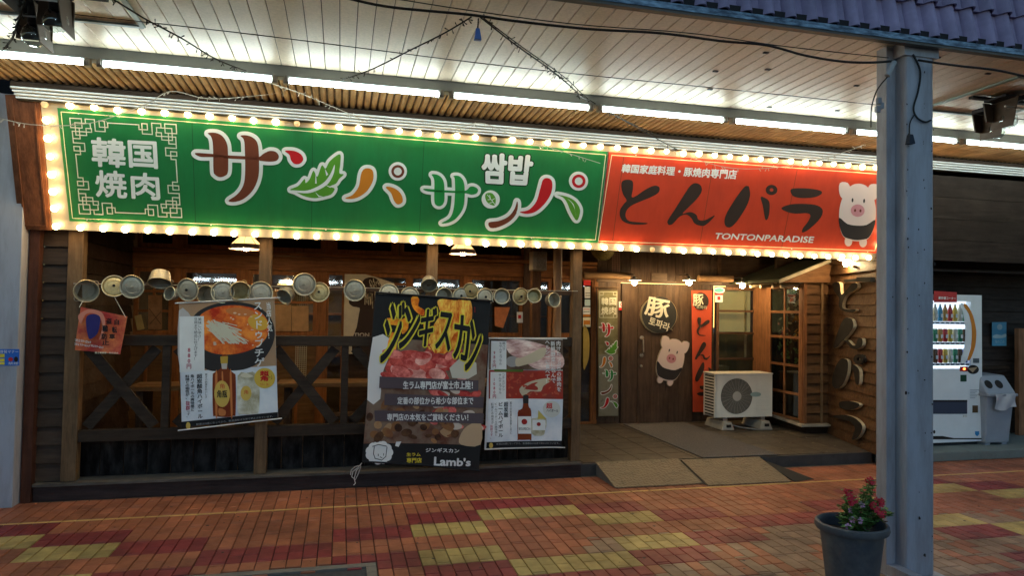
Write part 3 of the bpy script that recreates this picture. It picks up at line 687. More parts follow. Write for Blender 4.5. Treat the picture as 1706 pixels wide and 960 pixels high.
for j in range(1,7): bulb(-2.19, j*SLEN/7); bulb(5.50, j*SLEN/7)
# ---- lattice ornament round the four characters
Z5 = crop(0,140,3.693); Z6 = crop(300,180,4); Z7 = crop(680,220,4); Z8 = crop(990,240,3.4816)
orn = flat('ornament_cream', (.80,.78,.62)); wsign = flat('sign_white', (.78,.80,.78))
Q = [(432,208),(1085,248),(1120,820),(492,796)]
def lat(a, b_, flip): # unit coordinates in the ornament square -> crop pixels
    q = np.array(Q, float); a2, b2 = (1-a if flip & 1 else a), (1-b_ if flip & 2 else b_)
    return tuple((q[0]*(1-a2)+q[1]*a2)*(1-b2)+(q[3]*(1-a2)+q[2]*a2)*b2)
U = .036
paths = [[(0,0),(3,0),(3,2.6),(0,2.6),(0,0)], [(1.2,1.2),(5.2,1.2),(5.2,2.6),(4,2.6),(4,4.6),(1.2,4.6),(1.2,1.2)], [(2.2,2.6),(2.2,5.6),(.3,5.6),(.3,3.6),(5.4,3.6),(5.4,2.6)],
         [(4,1.2),(4,0),(6.4,0),(6.4,3.2),(9,3.2),(9,.3),(7.6,.3),(7.6,2),(9.8,2),(9.8,.7),(11,.7)],
         [(.3,5.6),(.3,6.8),(3.2,6.8),(3.2,9),(.3,9),(.3,7.8),(1.9,7.8),(1.9,10),(.6,10),(.6,11.5)]]
mb = MB()
for fl in range(4):
    for p in paths:
        pts = [lat(x*U, y*U*1.05, fl) for x, y in p]
        for a, b_ in zip(pts, pts[1:]): line(SG, mb, a, b_, 6.2, .0095, Z5)
for fl in (0,2): line(SG, mb, lat(11*U,.7*U*1.05,fl), lat(1-11*U,.7*U*1.05,fl), 6.2, .0095, Z5)
for fl in (0,1): line(SG, mb, lat(.6*U,11.5*U*1.05,fl), lat(.6*U,1-11.5*U*1.05,fl), 6.2, .0095, Z5)
mb.build('lattice_ornament', orn, SIGN)
for ch, q in (('韓',[(558,322),(775,338),(775,517),(570,505)]),('国',[(786,343),(965,352),(975,522),(797,512)]),('焼',[(582,525),(778,535),(787,705),(593,693)]),('肉',[(803,540),(978,548),(990,716),(812,704)])):
    text(SG, ch, q, .0098, wsign, SIGN, Z5, bold=.028)
# ---- letters
GL = {}
GL['sa'] = ([[(105,297),(215,303),(330,313),(430,318),(520,325),(560,300),(600,283),(640,290),(660,320),(645,348),(600,355),(540,350),(520,345),(430,340),(320,334),(220,325),(135,322)],
  [(188,165),(240,163),(285,185),(315,235),(322,300),(322,420),(300,450),(265,458),(235,440),(225,410),(222,250),(210,190)],
  [(405,182),(450,180),(495,200),(520,240),(528,330),(525,450),(490,540),(430,600),(370,622),(325,615),(380,575),(420,520),(435,440),(433,260),(425,205)]])
GL['n_dot'] = [[(700,283),(760,283),(805,305),(822,340),(800,368),(765,370),(740,345),(730,310)]]
GL['leaf'] = [[(735,540),(790,515),(830,470),(838,497),(865,470),(890,415),(915,455),(945,380),(970,400),(1000,350),(1065,305),(1068,370),(1062,430),(1090,440),(1060,470),(1040,500),(1000,520),(1030,535),(1010,570),(970,585),(900,598),(830,585),(770,555)]]
GL['pa_l'] = [[(1100,598),(1150,575),(1190,520),(1205,440),(1225,405),(1260,400),(1285,420),(1285,480),(1250,545),(1200,585),(1150,602)]]
GL['pa_r'] = [[(1370,525),(1410,525),(1455,550),(1480,590),(1480,625),(1450,640),(1425,615),(1405,565)]]
GL['sa2'] = [[(105,375),(240,385),(370,390),(410,362),(440,362),(462,380),(455,405),(420,415),(370,405),(240,400),(130,393)],
  [(155,280),(200,285),(232,320),(240,380),(238,460),(215,490),(185,485),(172,450),(172,320)],
  [(300,290),(340,292),(368,330),(375,400),(365,500),(320,570),(270,600),(220,605),(275,570),(300,510),(310,400),(308,310)]]
GL['n_s'] = [[(535,600),(600,590),(665,560),(705,510),(722,460),(728,490),(715,545),(670,595),(600,630),(545,635)]]
GL['pa2_l'] = [[(740,530),(800,515),(850,460),(875,380),(895,315),(930,305),(955,330),(950,400),(910,470),(850,525),(790,542)]]
GL['leaf2'] = [[(990,415),(1060,430),(1110,460),(1140,510),(1135,560),(1115,585),(1080,530),(1055,470),(1030,435)]]
GL['leaf3'] = [[(515,410),(535,402),(560,408),(580,440),(575,485),(545,480),(520,460),(510,430)]]
mbrown = flat('letter_brown',(.17,.045,.022)); mletred = flat('letter_red',(.55,.015,.02)); mleaf = flat('letter_leaf_green',(.10,.32,.03)); morange = flat('letter_orange',(.62,.21,.02)); mlgreen = flat('letter_green',(.02,.27,.06)); mshadow = flat('letter_backing',(.02,.04,.02))
def logo_part(nm, fills, d, m, cr, z=.014, extra=(), circles=()):
    o = outline(SG,'letter_edge',fills,d,z,wsign,SIGN,cr,thick=.010,circles=circles)
    for f in fills: shape(SG,nm,f,z+.006,m,SIGN,cr)
    return o
logo_part('letter',GL['sa'],24,mbrown,Z6); logo_part('letter',GL['n_dot'],22,mletred,Z6); logo_part('leaf_emblem',GL['leaf'],20,mleaf,Z6)
shape(SG,'leaf_vein',[(742,545),(850,546),(950,500),(1000,440),(1030,375),(1022,440),(975,512),(870,562),(770,558)],.021,wsign,SIGN,Z6)
for p in ([(960,505),(1000,520),(1045,518),(1000,528)],[(900,555),(925,580),(960,590),(925,590)],[(900,500),(905,430),(912,500)],[(975,450),(965,400),(988,440)]): shape(SG,'leaf_vein',p,.0212,wsign,SIGN,Z6,sm=0)
logo_part('letter',GL['pa_l'],22,morange,Z6); logo_part('letter',GL['pa_r'],22,morange,Z6)
def ring(S, cx, cy, ro, ri, m, cr, off, asp=1, parent=SIGN, name='letter_ring'):
    mb = MB(); n = 32; A = [(cx+ro*math.cos(a), cy+ro*asp*math.sin(a)) for a in np.linspace(0,2*math.pi,n+1)[:-1]]; B = [(cx+ri*math.cos(a), cy+ri*asp*math.sin(a)) for a in np.linspace(0,2*math.pi,n+1)[:-1]]
    mb.add([S(*cr(*p),off) for p in A+B],[(i,(i+1)%n,n+(i+1)%n,n+i) for i in range(n)]); return mb.build(name,m,parent)
outline(SG,'letter_edge',[],0,.014,wsign,SIGN,Z6,thick=.01,circles=[(1450,420,61)]); ring(SG,1450,420,43,26,mbrown,Z6,.020)
logo_part('letter',GL['sa2'],20,mlgreen,Z7); logo_part('letter',GL['n_s'],22,mbrown,Z7); logo_part('letter',GL['pa2_l'],21,mletred,Z7,z=.0150); logo_part('leaf_emblem',GL['leaf2'],20,mleaf,Z7)
outline(SG,'letter_edge',[],0,.0140,wsign,SIGN,Z7,thick=.01,circles=[(548,447,60)]); shape(SG,'leaf_emblem',GL['leaf3'][0],.020,mleaf,SIGN,Z7)
mb = MB()
for a, b_ in (((525,415),(575,480)),((545,440),(540,418)),((555,452),(572,440)),((545,446),(528,448)),((560,465),(540,470))): line(SG,mb,a,b_,3.5,.0212,Z7)
mb.build('leaf_vein',wsign,SIGN)
shape(SG,'leaf_vein',[(1055,440),(1085,470),(1105,510),(1115,560),(1108,520),(1095,475)],.0212,wsign,SIGN,Z7)
outline(SG,'letter_edge',[],0,.0136,wsign,SIGN,Z7,thick=.01,circles=[(1132,325,63)]); ring(SG,1132,325,45,26,mletred,Z7,.020)
for bo, off, m in ((.075,.0100,mshadow),(.042,.0112,wsign)): text(SG,'쌈밥',[(484-(8 if m is mshadow else 0),133-(8 if m is mshadow else 0)),(838+(8 if m is mshadow else 0),152-(8 if m is mshadow else 0)),(815+(8 if m is mshadow else 0),356+(8 if m is mshadow else 0)),(488-(8 if m is mshadow else 0),340+(8 if m is mshadow else 0))],off,m,SIGN,Z7,bold=bo)
# ---- brush letters on the red half
BR = {'to':[[(160,215),(190,205),(220,215),(222,260),(215,305),(240,300),(290,265),(345,240),(375,250),(370,280),(330,305),(270,330),(215,355),(185,385),(180,420),(200,445),(250,452),(305,457),(290,465),(220,465),(170,450),(148,420),(148,380),(170,345),(185,325),(165,290),(155,250)]],
 'n':[[(425,462),(425,440),(470,370),(520,290),(555,240),(585,225),(615,240),(620,275),(590,320),(540,370),(510,402),(535,396),(562,394),(590,410),(602,438),(640,440),(694,412),(680,435),(640,470),(610,472),(578,458),(560,428),(530,408),(490,422),(455,460),(435,468)]],
 'pa':[[(895,250),(900,300),(880,360),(830,440),(790,480),(760,475),(752,440),(770,390),(820,310),(865,250),(885,242)],[(962,308),(985,310),(1012,335),(1012,400),(1000,437),(987,430),(975,360)]],
 'ra':[[(1135,265),(1170,255),(1250,258),(1310,270),(1312,290),(1270,308),(1200,312),(1150,300)],[(1082,370),(1130,350),(1200,345),(1280,352),(1318,375),(1318,410),(1290,450),(1240,495),(1205,512),(1205,490),(1235,450),(1250,415),(1230,400),(1160,402),(1110,390)]]}
mink = flat('brush_ink',(.045,.028,.022))
for k in ('to','n','pa','ra'):
    for p in BR[k]: shape(SG,'letter',p,.0105,mink,SIGN,Z8)
ring(SG,1025,265,34,11,mink,Z8,.0105,.88)
text(SG,'韓国家庭料理・豚焼肉専門店',[(163,113),(828,148),(820,204),(153,164)],.0105,wsign,SIGN,Z8,bold=.03)
text(SG,'TONTONPARADISE',[(703,514),(1274,536),(1264,573),(690,549)],.0105,wsign,SIGN,Z8,bold=.035)
# ---- plain pig picture at the right end of the red panel
mpk = flat('pig_pink',(.76,.60,.55)); msn = flat('pig_snout',(.62,.27,.30)); mblk = flat('pig_apron',(.035,.03,.03))
def pig(S, cx, cy, w, h, rot, cr, off, parent, thick=0, rim=None):
    """plain pig outline: w,h half sizes of the head and body"""
    def T(x, y): return (cx + w*(x*math.cos(rot)) - h*(y*math.sin(rot)), cy + w*(x*math.sin(rot)) + h*(y*math.cos(rot)))
    def E(x, y, rx, ry, n=20): return [T(x+rx*math.cos(a), y+ry*math.sin(a)) for a in np.linspace(0,2*math.pi,n+1)[:-1]]
    body = [T(*p) for p in ((0,-1),(.45,-.9),(.8,-.55),(.95,-.1),(.88,.4),(.65,.72),(.3,.82),(0,.84),(-.3,.82),(-.65,.72),(-.88,.4),(-.95,-.1),(-.8,-.55),(-.45,-.9))]
    ears = [[T(*p) for p in ((-.45,-.78),(-.6,-1.0),(-1.0,-.98),(-1.0,-.66),(-.78,-.5))], [T(*p) for p in ((.45,-.78),(.6,-1.0),(1.0,-.98),(1.0,-.66),(.78,-.5))]]
    feet = [E(-.38,.86,.2,.16), E(.38,.86,.2,.16)]
    if rim: outline(S,'cutout_board',[body]+ears+feet,4,off-thick/2-.003,rim,parent,cr,thick=max(thick,.002),sm=2)
    for e in ears: shape(S,'ear',e,off,mpk,parent,cr,3)
    for f_ in feet: shape(S,'foot',f_,off+.0003,mpk,parent,cr,1)
    shape(S,'pig_body',body,off+.0008,mpk,parent,cr,4)
    shape(S,'apron',[T(*p) for p in ((-.93,.12),(-.5,.30),(0,.34),(.5,.30),(.93,.12),(.88,.40),(.65,.70),(.3,.78),(0,.80),(-.3,.78),(-.65,.70),(-.88,.40))],off+.0016,mblk,parent,cr,3)
    shape(S,'snout',E(0,-.14,.36,.2),off+.0016,msn,parent,cr,1)
    for s in (-1,1):
        shape(S,'nostril',E(s*.14,-.14,.055,.05,10),off+.0024,mbrown,parent,cr,1); shape(S,'eye',E(s*.30,-.46,.05,.07,10),off+.0016,mblk,parent,cr,1)
pig(SG,1522,410,112,182,.06,Z8,.0105,SIGN)

# ================================================================== LETTERS ON THE ANGLED WALL
AWS = Surf((B2[0],B2[1],0),(nA[0],nA[1],0)); ZW = crop(1360,430,2.91); wl = flat('letter_side_cream',(.60,.50,.33)); wf = mat('letter_face_dark',(.022,.019,.017),.7,var=.15,spec=.2)
WL = [('to',[[(108,130),(125,117),(145,125),(150,165),(160,175),(205,125),(230,125),(228,150),(185,175),(165,200),(158,240),(185,250),(222,250),(215,262),(180,262),(150,250),(140,225),(142,195),(120,165)]],'topmost, a fork shape'),
 ('n',[[(115,435),(125,390),(150,320),(175,290),(205,300),(212,335),(190,370),(165,400),(185,400),(210,425),(225,420),(235,392),(255,392),(255,425),(235,442),(205,440),(180,415),(160,402),(135,430)]],'second down, a leaning wave'),
 ('pa',[[(170,490),(185,505),(182,560),(160,615),(130,635),(110,620),(108,580),(125,525),(150,492)],[(205,520),(225,525),(242,550),(240,610),(225,612),(215,565)]],'third down, two strokes and a ring'),
 ('ra',[[(145,700),(190,695),(235,705),(240,720),(215,735),(170,737),(145,725)],[(115,765),(170,763),(215,775),(250,805),(255,835),(235,870),(205,885),(210,860),(220,830),(205,800),(160,785),(120,775)]],'lowest, a bar over a hook')]
for k, polys, d in WL:
    c = np.mean(polys[0],0); t = thing('wall_letter', AWS(*ZW(*c)), 'dark raised character on the siding wall, '+d, 'letter', 'raised characters down the siding wall')
    for p in polys: shape(AWS,'stroke',[(x-7,y) for x,y in p],.058,wf,t,ZW,4,thick=.036,msides=wl)
    if k == 'pa':
        o = ring(AWS,230,492,24,9,wf,ZW,.058,1,t,'ring'); md = o.modifiers.new('s','SOLIDIFY'); md.thickness = .04
        mb = MB(); A = ellipse(230,492,24,24,24); prism(mb,[AWS(*ZW(*p),.03) for p in A],[AWS(*ZW(*p),.025) for p in A]); mb.build('ring_back',wl,t)
mb = MB(); a = at(1412,466,0,5.60); S = AWS
p0, p1 = AWS(1412,468,.03), AWS(1462,466,.05); mb.bar(p0,p1,.02,.03); p2 = AWS(1440,466,.06); mb.bar(p2,p1,.05,.05)
tag(mb.build('wall_bracket', flat('bracket_black',(.03,.028,.025))), 'thin dark bar bracket above the topmost raised character', 'bracket')

# ================================================================== DOOR LAMPS
mlamp = mat('door_bulb', (.9,.85,.7), .3, var=0, emit=(1,.72,.36), es=120); mshade = mat('enamel_shade', (.75,.72,.66), .25, var=.03)
def door_lamp(x, y, z, lab, r=.085, tilt=0):
    t = thing('wall_lamp', (x,y,z), lab, 'lamp', 'bare bulbs with white enamel shades', rot=(tilt*.3,tilt,0))
    mb = MB(); mb.lathe([(.02,.035),(.04,.03),(r,.008),(r+.002,.005),(.04,.022),(.02,.025)],(0,0,0),'z',24); mb.build('lamp_shade',mshade,t,local=True,smooth=True)
    mb = MB(); mb.ball((0,0,-.022),.036,10); mb.build('bulb',mlamp,t,local=True,smooth=True)
    mb = MB(); mb.tube([(0,0,.03),(0,0,.07),(0,.05,.085),(0,.30,.085)],.006,6); mb.lathe([(.022,.03),(.022,.055),(.01,.065)],(0,0,0),'z',12); mb.build('arm',mat('lamp_arm',(.12,.10,.08),.5,.5),t,local=True)
    return t
for px, lab in ((1057,'lit bulb with flat white shade above the left edge of the entrance door'),(1148,'lit bulb with flat white shade above the right edge of the entrance door'),(1237,'lit bulb with flat white shade over the window beside the red banner')):
    p = at(px,468 if px < 1200 else 473,1,BY-.35); door_lamp(p[0],p[1],p[2],lab)
p = at(1411,436,1,6.75); door_lamp(p[0],p[1],p[2],'lit bulb with tilted white shade just under the right end of the red sign',r=.12,tilt=.35)

# ================================================================== DOOR SIGNS, BANNERS
DS = ysurf(BY-.05); ZD = crop(1060,480,5.333); gold = mat('gold_trim',(.55,.42,.22),.35,.6,var=.1)
t = thing('door_sign', at(1095,555,1,BY-.05), 'round black door sign with gold rim and cream characters', 'sign')
outline(DS,'rim',[],0,-.004,gold,t,ZD,thick=.03,circles=[(198,239,163)]); shape(DS,'face',ellipse(200,238,154,162,40),.0165,flat('sign_black',(.03,.03,.028)),t,ZD,0)
shape(DS,'speech_tail',[(290,365),(325,378),(300,340)],.006,gold,t,ZD,0,thick=.02)
lcream = flat('letter_cream',(.82,.76,.60))
text(DS,'豚',[(95,72),(305,112),(275,285),(62,235)],.0185,lcream,t,ZD,bold=.028); text(DS,'토파라',[(118,250),(300,318),(280,390),(100,325)],.0185,lcream,t,ZD,bold=.022)
t = thing('pig_cutout', at(1118,640,1,BY-.05), 'tilted pink pig cutout in a black apron hung on the dark entrance door', 'cutout')
pig(DS,300,655,120,205,.26,ZD,.012,t,thick=.018,rim=flat('cutout_edge',(.45,.36,.24)))
# olive banner
ZB = crop(960,440,3.4273); NB = ysurf(BY-.09)
t = thing('banner', at(1011,695,1,BY-.09), 'narrow olive and white vertical banner left of the entrance door', 'banner')
mb = MB()
def sheet(mb, S, q, off, cr, nx=6, ny=16, amp=.006, split=None):
    q = np.array(q, float); vs = []
    for j in range(ny+1):
        for i in range(nx+1):
            a, b_ = i/nx, j/ny; vs.append(S(*cr(*((q[0]*(1-a)+q[1]*a)*(1-b_)+(q[3]*(1-a)+q[2]*a)*b_)), off+amp*math.sin(5*a+3*b_)*(.3+b_)-amp*1.6))
    mb.add(vs, [(j*(nx+1)+i,j*(nx+1)+i+1,(j+1)*(nx+1)+i+1,(j+1)*(nx+1)+i) for j in range(ny) for i in range(nx)])
sheet(mb,NB,[(126,150),(238,150),(240,870),(127,872)],0,ZB); molive = mat('olive_cloth',(.16,.14,.055),.8,var=.2,scale=5,col2=(.22,.20,.10)); mb.build('cloth',molive,t,smooth=True)
quad(NB,'lower_print',(128,515,239,868),.0012,mat('pale_cloth_print',(.30,.29,.22),.8,var=.35,scale=14,col2=(.16,.15,.10)),t,ZB)
mb = MB()
for q in ([(134,160),(232,160),(232,306),(134,306)],): qline(mb,NB,q,2.2,.002,ZB)
for x in (134,212): 
    for y in (160,288): qline(mb,NB,[(x,y),(x+20,y),(x+20,y+18),(x,y+18)],2,.0022,ZB)
mb.build('ornament',orn,t)
for ch, q in (('韓',(143,192,184,235)),('国',(189,192,228,235)),('焼',(143,245,184,288)),('肉',(189,245,228,288))): text(NB,ch,q,.003,orn,t,ZB,bold=.02)
def fit(polys, src, dst):
    """polys from box src to box dst, rect form"""
    (a0,b0,a1,b1), (c0,d0,c1,d1) = src, dst
    return [[(c0+(x-a0)/(a1-a0)*(c1-c0), d0+(y-b0)/(b1-b0)*(d1-d0)) for x, y in p] for p in polys]
def small_logo(S, parent, cr, keyed, off):
    for key, src, dst, m in keyed:
        f_ = fit(GL[key],src,dst); outline(S,'letter_edge',f_,4,off,wsign,parent,cr,sm=3,res=70)
        for p in f_: shape(S,'letter',p,off+.0015,m,parent,cr,3)
s1 = (105,163,660,622)
small_logo(NB,t,ZB,[('sa',s1,(133,338,212,415),mletred),('n_dot',(700,283,822,370),(166,446,186,465),mletred),('leaf',(735,305,1090,598),(166,440,236,515),mleaf),('pa_l',(1100,400,1285,602),(134,532,168,590),morange),('pa_r',(1370,525,1480,640),(186,562,205,590),morange),
   ('sa',s1,(152,605,228,668),mlgreen),('n_s',(535,460,728,635),(142,690,202,745),mbrown),('pa2_l',(740,305,955,542),(138,765,186,825),mletred),('leaf2',(990,415,1140,585),(196,785,236,822),mleaf)],.003)
ring(NB,196,540,15,5,wsign,ZB,.0035,1,t); ring(NB,196,540,11,6,mletred,ZB,.005,1,t); ring(NB,222,757,15,5,wsign,ZB,.0035,1,t); ring(NB,222,757,11,6,mletred,ZB,.005,1,t)
mb = MB(); mb.tube([NB(992,479,.01),NB(1031,479,.01)],.008,8); mb.build('rod',wpost,t)
mb = MB(); mb.tube([NB(994,480,-.005),NB(994,700,-.005)],.007,8); mb.build('pole',flat('pole_dark',(.05,.03,.02)),t)
# red banner
t = thing('banner', at(1170,690,1,BY-.09), 'narrow orange red vertical banner between the entrance door and the window', 'banner')
mb = MB(); sheet(mb,NB,[(1152.5,484),(1187,484),(1184.5,687),(1154.5,687)],0,ID); mb.build('cloth',mat('orange_cloth',(.68,.085,.028),.75,var=.08,scale=4),t,smooth=True)
shape(NB,'disc',ellipse(1167,502,13.5,14.5,30),.002,mink,t,sm=0); text(NB,'豚',(1154,490,1172,510),.0035,cream,t,bold=.02); text(NB,'토파라',[(1160,508),(1178,510),(1178,516),(1160,514)],.0035,cream,t)
for k, src, dst in (('to',(148,205,375,465),(1161,529,1182,560)),('n',(425,225,694,472),(1158,570,1183,600)),('pa',(752,242,1012,480),(1158,604,1185,636)),('ra',(1082,255,1318,512),(1161,643,1181,673))):
    for p in fit(BR[k],src,dst): shape(NB,'letter',p,.0025,mink,t,sm=3)
# small notices
def notice(px0,py0,px1,py1,y,col,label,marks=(),cat='notice'):
    S = ysurf(y); t = thing('notice', at((px0+px1)/2,py1,1,y), label, cat); quad(S,'sheet',(px0,py0,px1,py1),.002,col,t,thick=.002)
    for q, m in marks: quad(S,'print',q,.0032,m,t)
    return S, t
S, t = notice(1031,502.5,1043,517.5,BY-.03,white,'small white and red no smoking notice left of the door',[((1031,513,1043,517.5),redp)]); ring(S,1037,507.5,3.6,2.6,redp,ID,.004,1,t,'ring')
S, t = notice(1191,489,1204,504,BY-.04,white,'small white notice with red square in the top corner of the right window',[((1191,489,1204,492),redp),((1195,494,1200,500),redp)])
t = thing('sticker', at(1198,488,1,BY-.04), 'small oval blue and white sticker above the white notice', 'sticker'); S = ysurf(BY-.04)
shape(S,'sheet',ellipse(1198,484,9.5,5,24),.002,white,t,sm=0); shape(S,'print',ellipse(1198,484,7.5,3.4,24),.003,flat('teal_print',(.1,.42,.42)),t,sm=0)
notice(972,467,984,476,BY-.045,redp,'small red sheet at the top of the glass door right of the post')
S, t = notice(974,478,983.5,497,BY-.045,white,'white notice under the red sheet on the glass door',[((975,488,983,489),black),((975,492,983,493),black)])
S, t = notice(974,499,983.5,510,BY-.045,mat('pale_blue_print',(.45,.6,.65)),'pale blue notice on the glass door under the white one')
S, t = notice(971,512,983.5,528,BY-.045,white,'white paper with orange foot on the glass door',[((971,524,983.5,528),morange),((972,515,982,516),redp),((972,519,982,520),black)])
S, t = notice(971,529,984,545,BY-.045,cream,'cream leaflet lowest on the glass door',[((972,534,983,541),morange)])
t = thing('paper_lantern_cutout', at(975,610,1,BY-.04), 'yellow oval board on the glass door right of the last post', 'board'); S = ysurf(BY-.045)
shape(S,'board',[(972,545),(978,548),(982,565),(981,595),(976,611),(972,612)],.002,mat('mustard_board',(.55,.36,.06),.6,var=.15),t,sm=4,thick=.004)
# hat-like basket and lattice strip above the entrance
t = thing('basket', at(1005,424,1,BY-.3), 'round woven yellow basket hung high over the olive banner', 'basket')
c = at(1004,412,1,BY-.3); mb = MB(); mb.lathe([(.155,0),(.15,.03),(.10,.07),(.03,.09),(.001,.095)],(c[0],c[1],c[2]),'y',28); mb.lathe([(.162,-.006),(.168,.004),(.160,.012)],(c[0],c[1],c[2]),'y',28); mb.build('bowl',mat('woven_straw',(.42,.36,.10),.7,var=.3,scale=40,bump=.5),t,smooth=True)
t = thing('lattice_strip', at(1026,470,1,BY-.06), 'narrow brown lattice strip hanging above the olive banner', 'lattice'); S = ysurf(BY-.06); mb = MB()
for i in range(5): line(S,mb,(1020+i*3,412),(1020+i*3,462),.8,.002)
for i in range(17): line(S,mb,(1020,412+i*3.1),(1032,412+i*3.1),.8,.004)
mb.build('lattice',flat('lattice_red_brown',(.35,.18,.12)),t)
# ================================================================== VERANDA FENCE
FN = thing('veranda_fence', (.05,6.25,0), 'dark timber veranda fence with tall posts and crossed braces', 'fence')
for x0,x1 in ((-2.15,-2.04),(-.69,-.59),(.755,.85),(2.155,2.245)):
    mb = MB(); mb.box(x0,x1,6.25,6.35,.145,2.6); mb.build('post',wpost,FN,bevel=.004)
segs = [(-2.04,-.69),(-.59,.755),(.85,2.155)]
for x0,x1 in segs:
    mb = MB(); mb.box(x0+.001,x1-.001,6.262,6.335,1.235,1.322); mb.build('top_rail',wfence,FN,bevel=.003)
    mb = MB(); mb.box(x0+.001,x1-.001,6.262,6.335,.455,.55); mb.build('bottom_rail',wfence,FN,bevel=.003)
    xm = x0 + (x1-x0)*.45; mb = MB(); mb.box(xm,xm+.062,6.268,6.33,.551,1.234); mb.build('short_post',wfence,FN,bevel=.003)
    for a, c in ((x0,xm),(xm+.062,x1)):
        mb = MB(); mb.bar((a+.05,6.288,1.215),(c-.05,6.288,.57),.085,.026,up=(0,1,0)); mb.build('brace',wfence,FN)
        mb = MB(); mb.bar((a+.05,6.316,.57),(c-.05,6.316,1.215),.085,.026,up=(0,1,0)); mb.build('brace',wfence,FN)
mb = MB(); mb.box(-2.33,2.25,6.225,6.42,0,.12); mb.build('sill_beam',wood('sill_wood',(.035,.022,.020)),FN,bevel=.004)
mb = MB(); mb.box(-2.33,2.25,6.205,6.425,.1205,.142); mb.build('sill_cap',wood('sill_cap_wood',(.10,.085,.07)),FN)
mb = MB(); mb.box(-2.04,2.155,6.30,6.325,1.725,1.765); mb.build('hanging_rail',wdark,FN)
mb = MB(); mb.tube([(-2.1,6.245,1.738),(-.64,6.245,1.748),(.8,6.245,1.758),(2.2,6.245,1.768)],.0035,6); mb.build('wire',alu,FN)
# ================================================================== POTS AND LIDS ON THE WIRE
def pan(px, py, r, kind, tilt=(0,0), m=alud, lab='', y=6.19, handles=True):
    c = at(px,py,1,y); R_ = r*(y*1.02)/F*1.03
    t = thing('pot' if kind == 'pot' else 'saucepan_cover', (c[0],y,c[2]), lab, 'pot' if kind == 'pot' else 'pot lid', 'pots and lids strung along the veranda wire', rot=(math.radians(tilt[0]),0,math.radians(tilt[1])))
    mb = MB()
    if kind == 'pot':
        d = R_*1.0
        mb.lathe([(R_*1.06,.002),(R_*1.06,.006),(R_*.98,.004),(R_*.93,-d*.55),(R_*.80,-d),(1e-5,-d*1.0)],(0,0,0),'y',26)
        mb.lathe([(R_*1.0,.001),(R_*.96,-d*.5),(R_*.84,-d*1.04),(1e-5,-d*1.05)],(0,0,0),'y',26)
        mb.build('body',m,t,local=True,smooth=True)
        mb = MB(); mb.tube([Vector((R_*1.05*math.cos(a),-.005,R_*1.05*math.sin(a))) for a in np.linspace(0,2*math.pi,29)],.0038,6,caps=False); mb.build('rim',mrim,t,local=True,smooth=True)
        if handles:
            for s in (1,-1):
                aa = hash_a[px % 7] + (0 if s == 1 else math.pi)
                pts = [Vector((math.cos(aa+u)*R_*(1.02+.26*math.cos(u/.30*math.pi/2)), -.0, math.sin(aa+u)*R_*(1.02+.26*math.cos(u/.30*math.pi/2)))) for u in np.linspace(-.30,.30,7)]
                mb = MB(); mb.tube(pts,.0032,6); mb.build('handle',m,t,local=True,smooth=True)
    else:
        mb.lathe([(R_*1.04,-.006),(R_*1.07,.001),(R_*1.03,.006),(R_*.97,.004),(R_*.93,-.004),(R_*.90,-.006),(R_*.86,.001),(R_*.60,.005),(R_*.57,.003),(R_*.2,.007),(1e-5,.0075)],(0,0,0),'y',28)
        mb.lathe([(R_*1.04,-.007),(R_*.9,-.010),(R_*.5,-.002),(1e-5,.0)],(0,0,0),'y',28)
        mb.build('body',m,t,local=True,smooth=True)
        mb = MB(); mb.tube([Vector((R_*1.06*math.cos(a),-.004,R_*1.06*math.sin(a))) for a in np.linspace(0,2*math.pi,29)],.0036,6,caps=False); mb.build('rim',mrim,t,local=True,smooth=True)
        mb = MB(); mb.lathe([(.004,.004),(.005,.018),(.011,.020),(.011,.027),(1e-5,.029)],(0,0,0),'y',12); mb.build('knob',flat('knob_black',(.02,.02,.02)) if kind == 'lid' else m,t,local=True,smooth=True)
    return t
mrim = mat('pan_rim',(.80,.68,.44),.35,.6,var=.3,scale=30)
hash_a = [.3,1.2,2.0,2.7,.8,1.6,2.4]
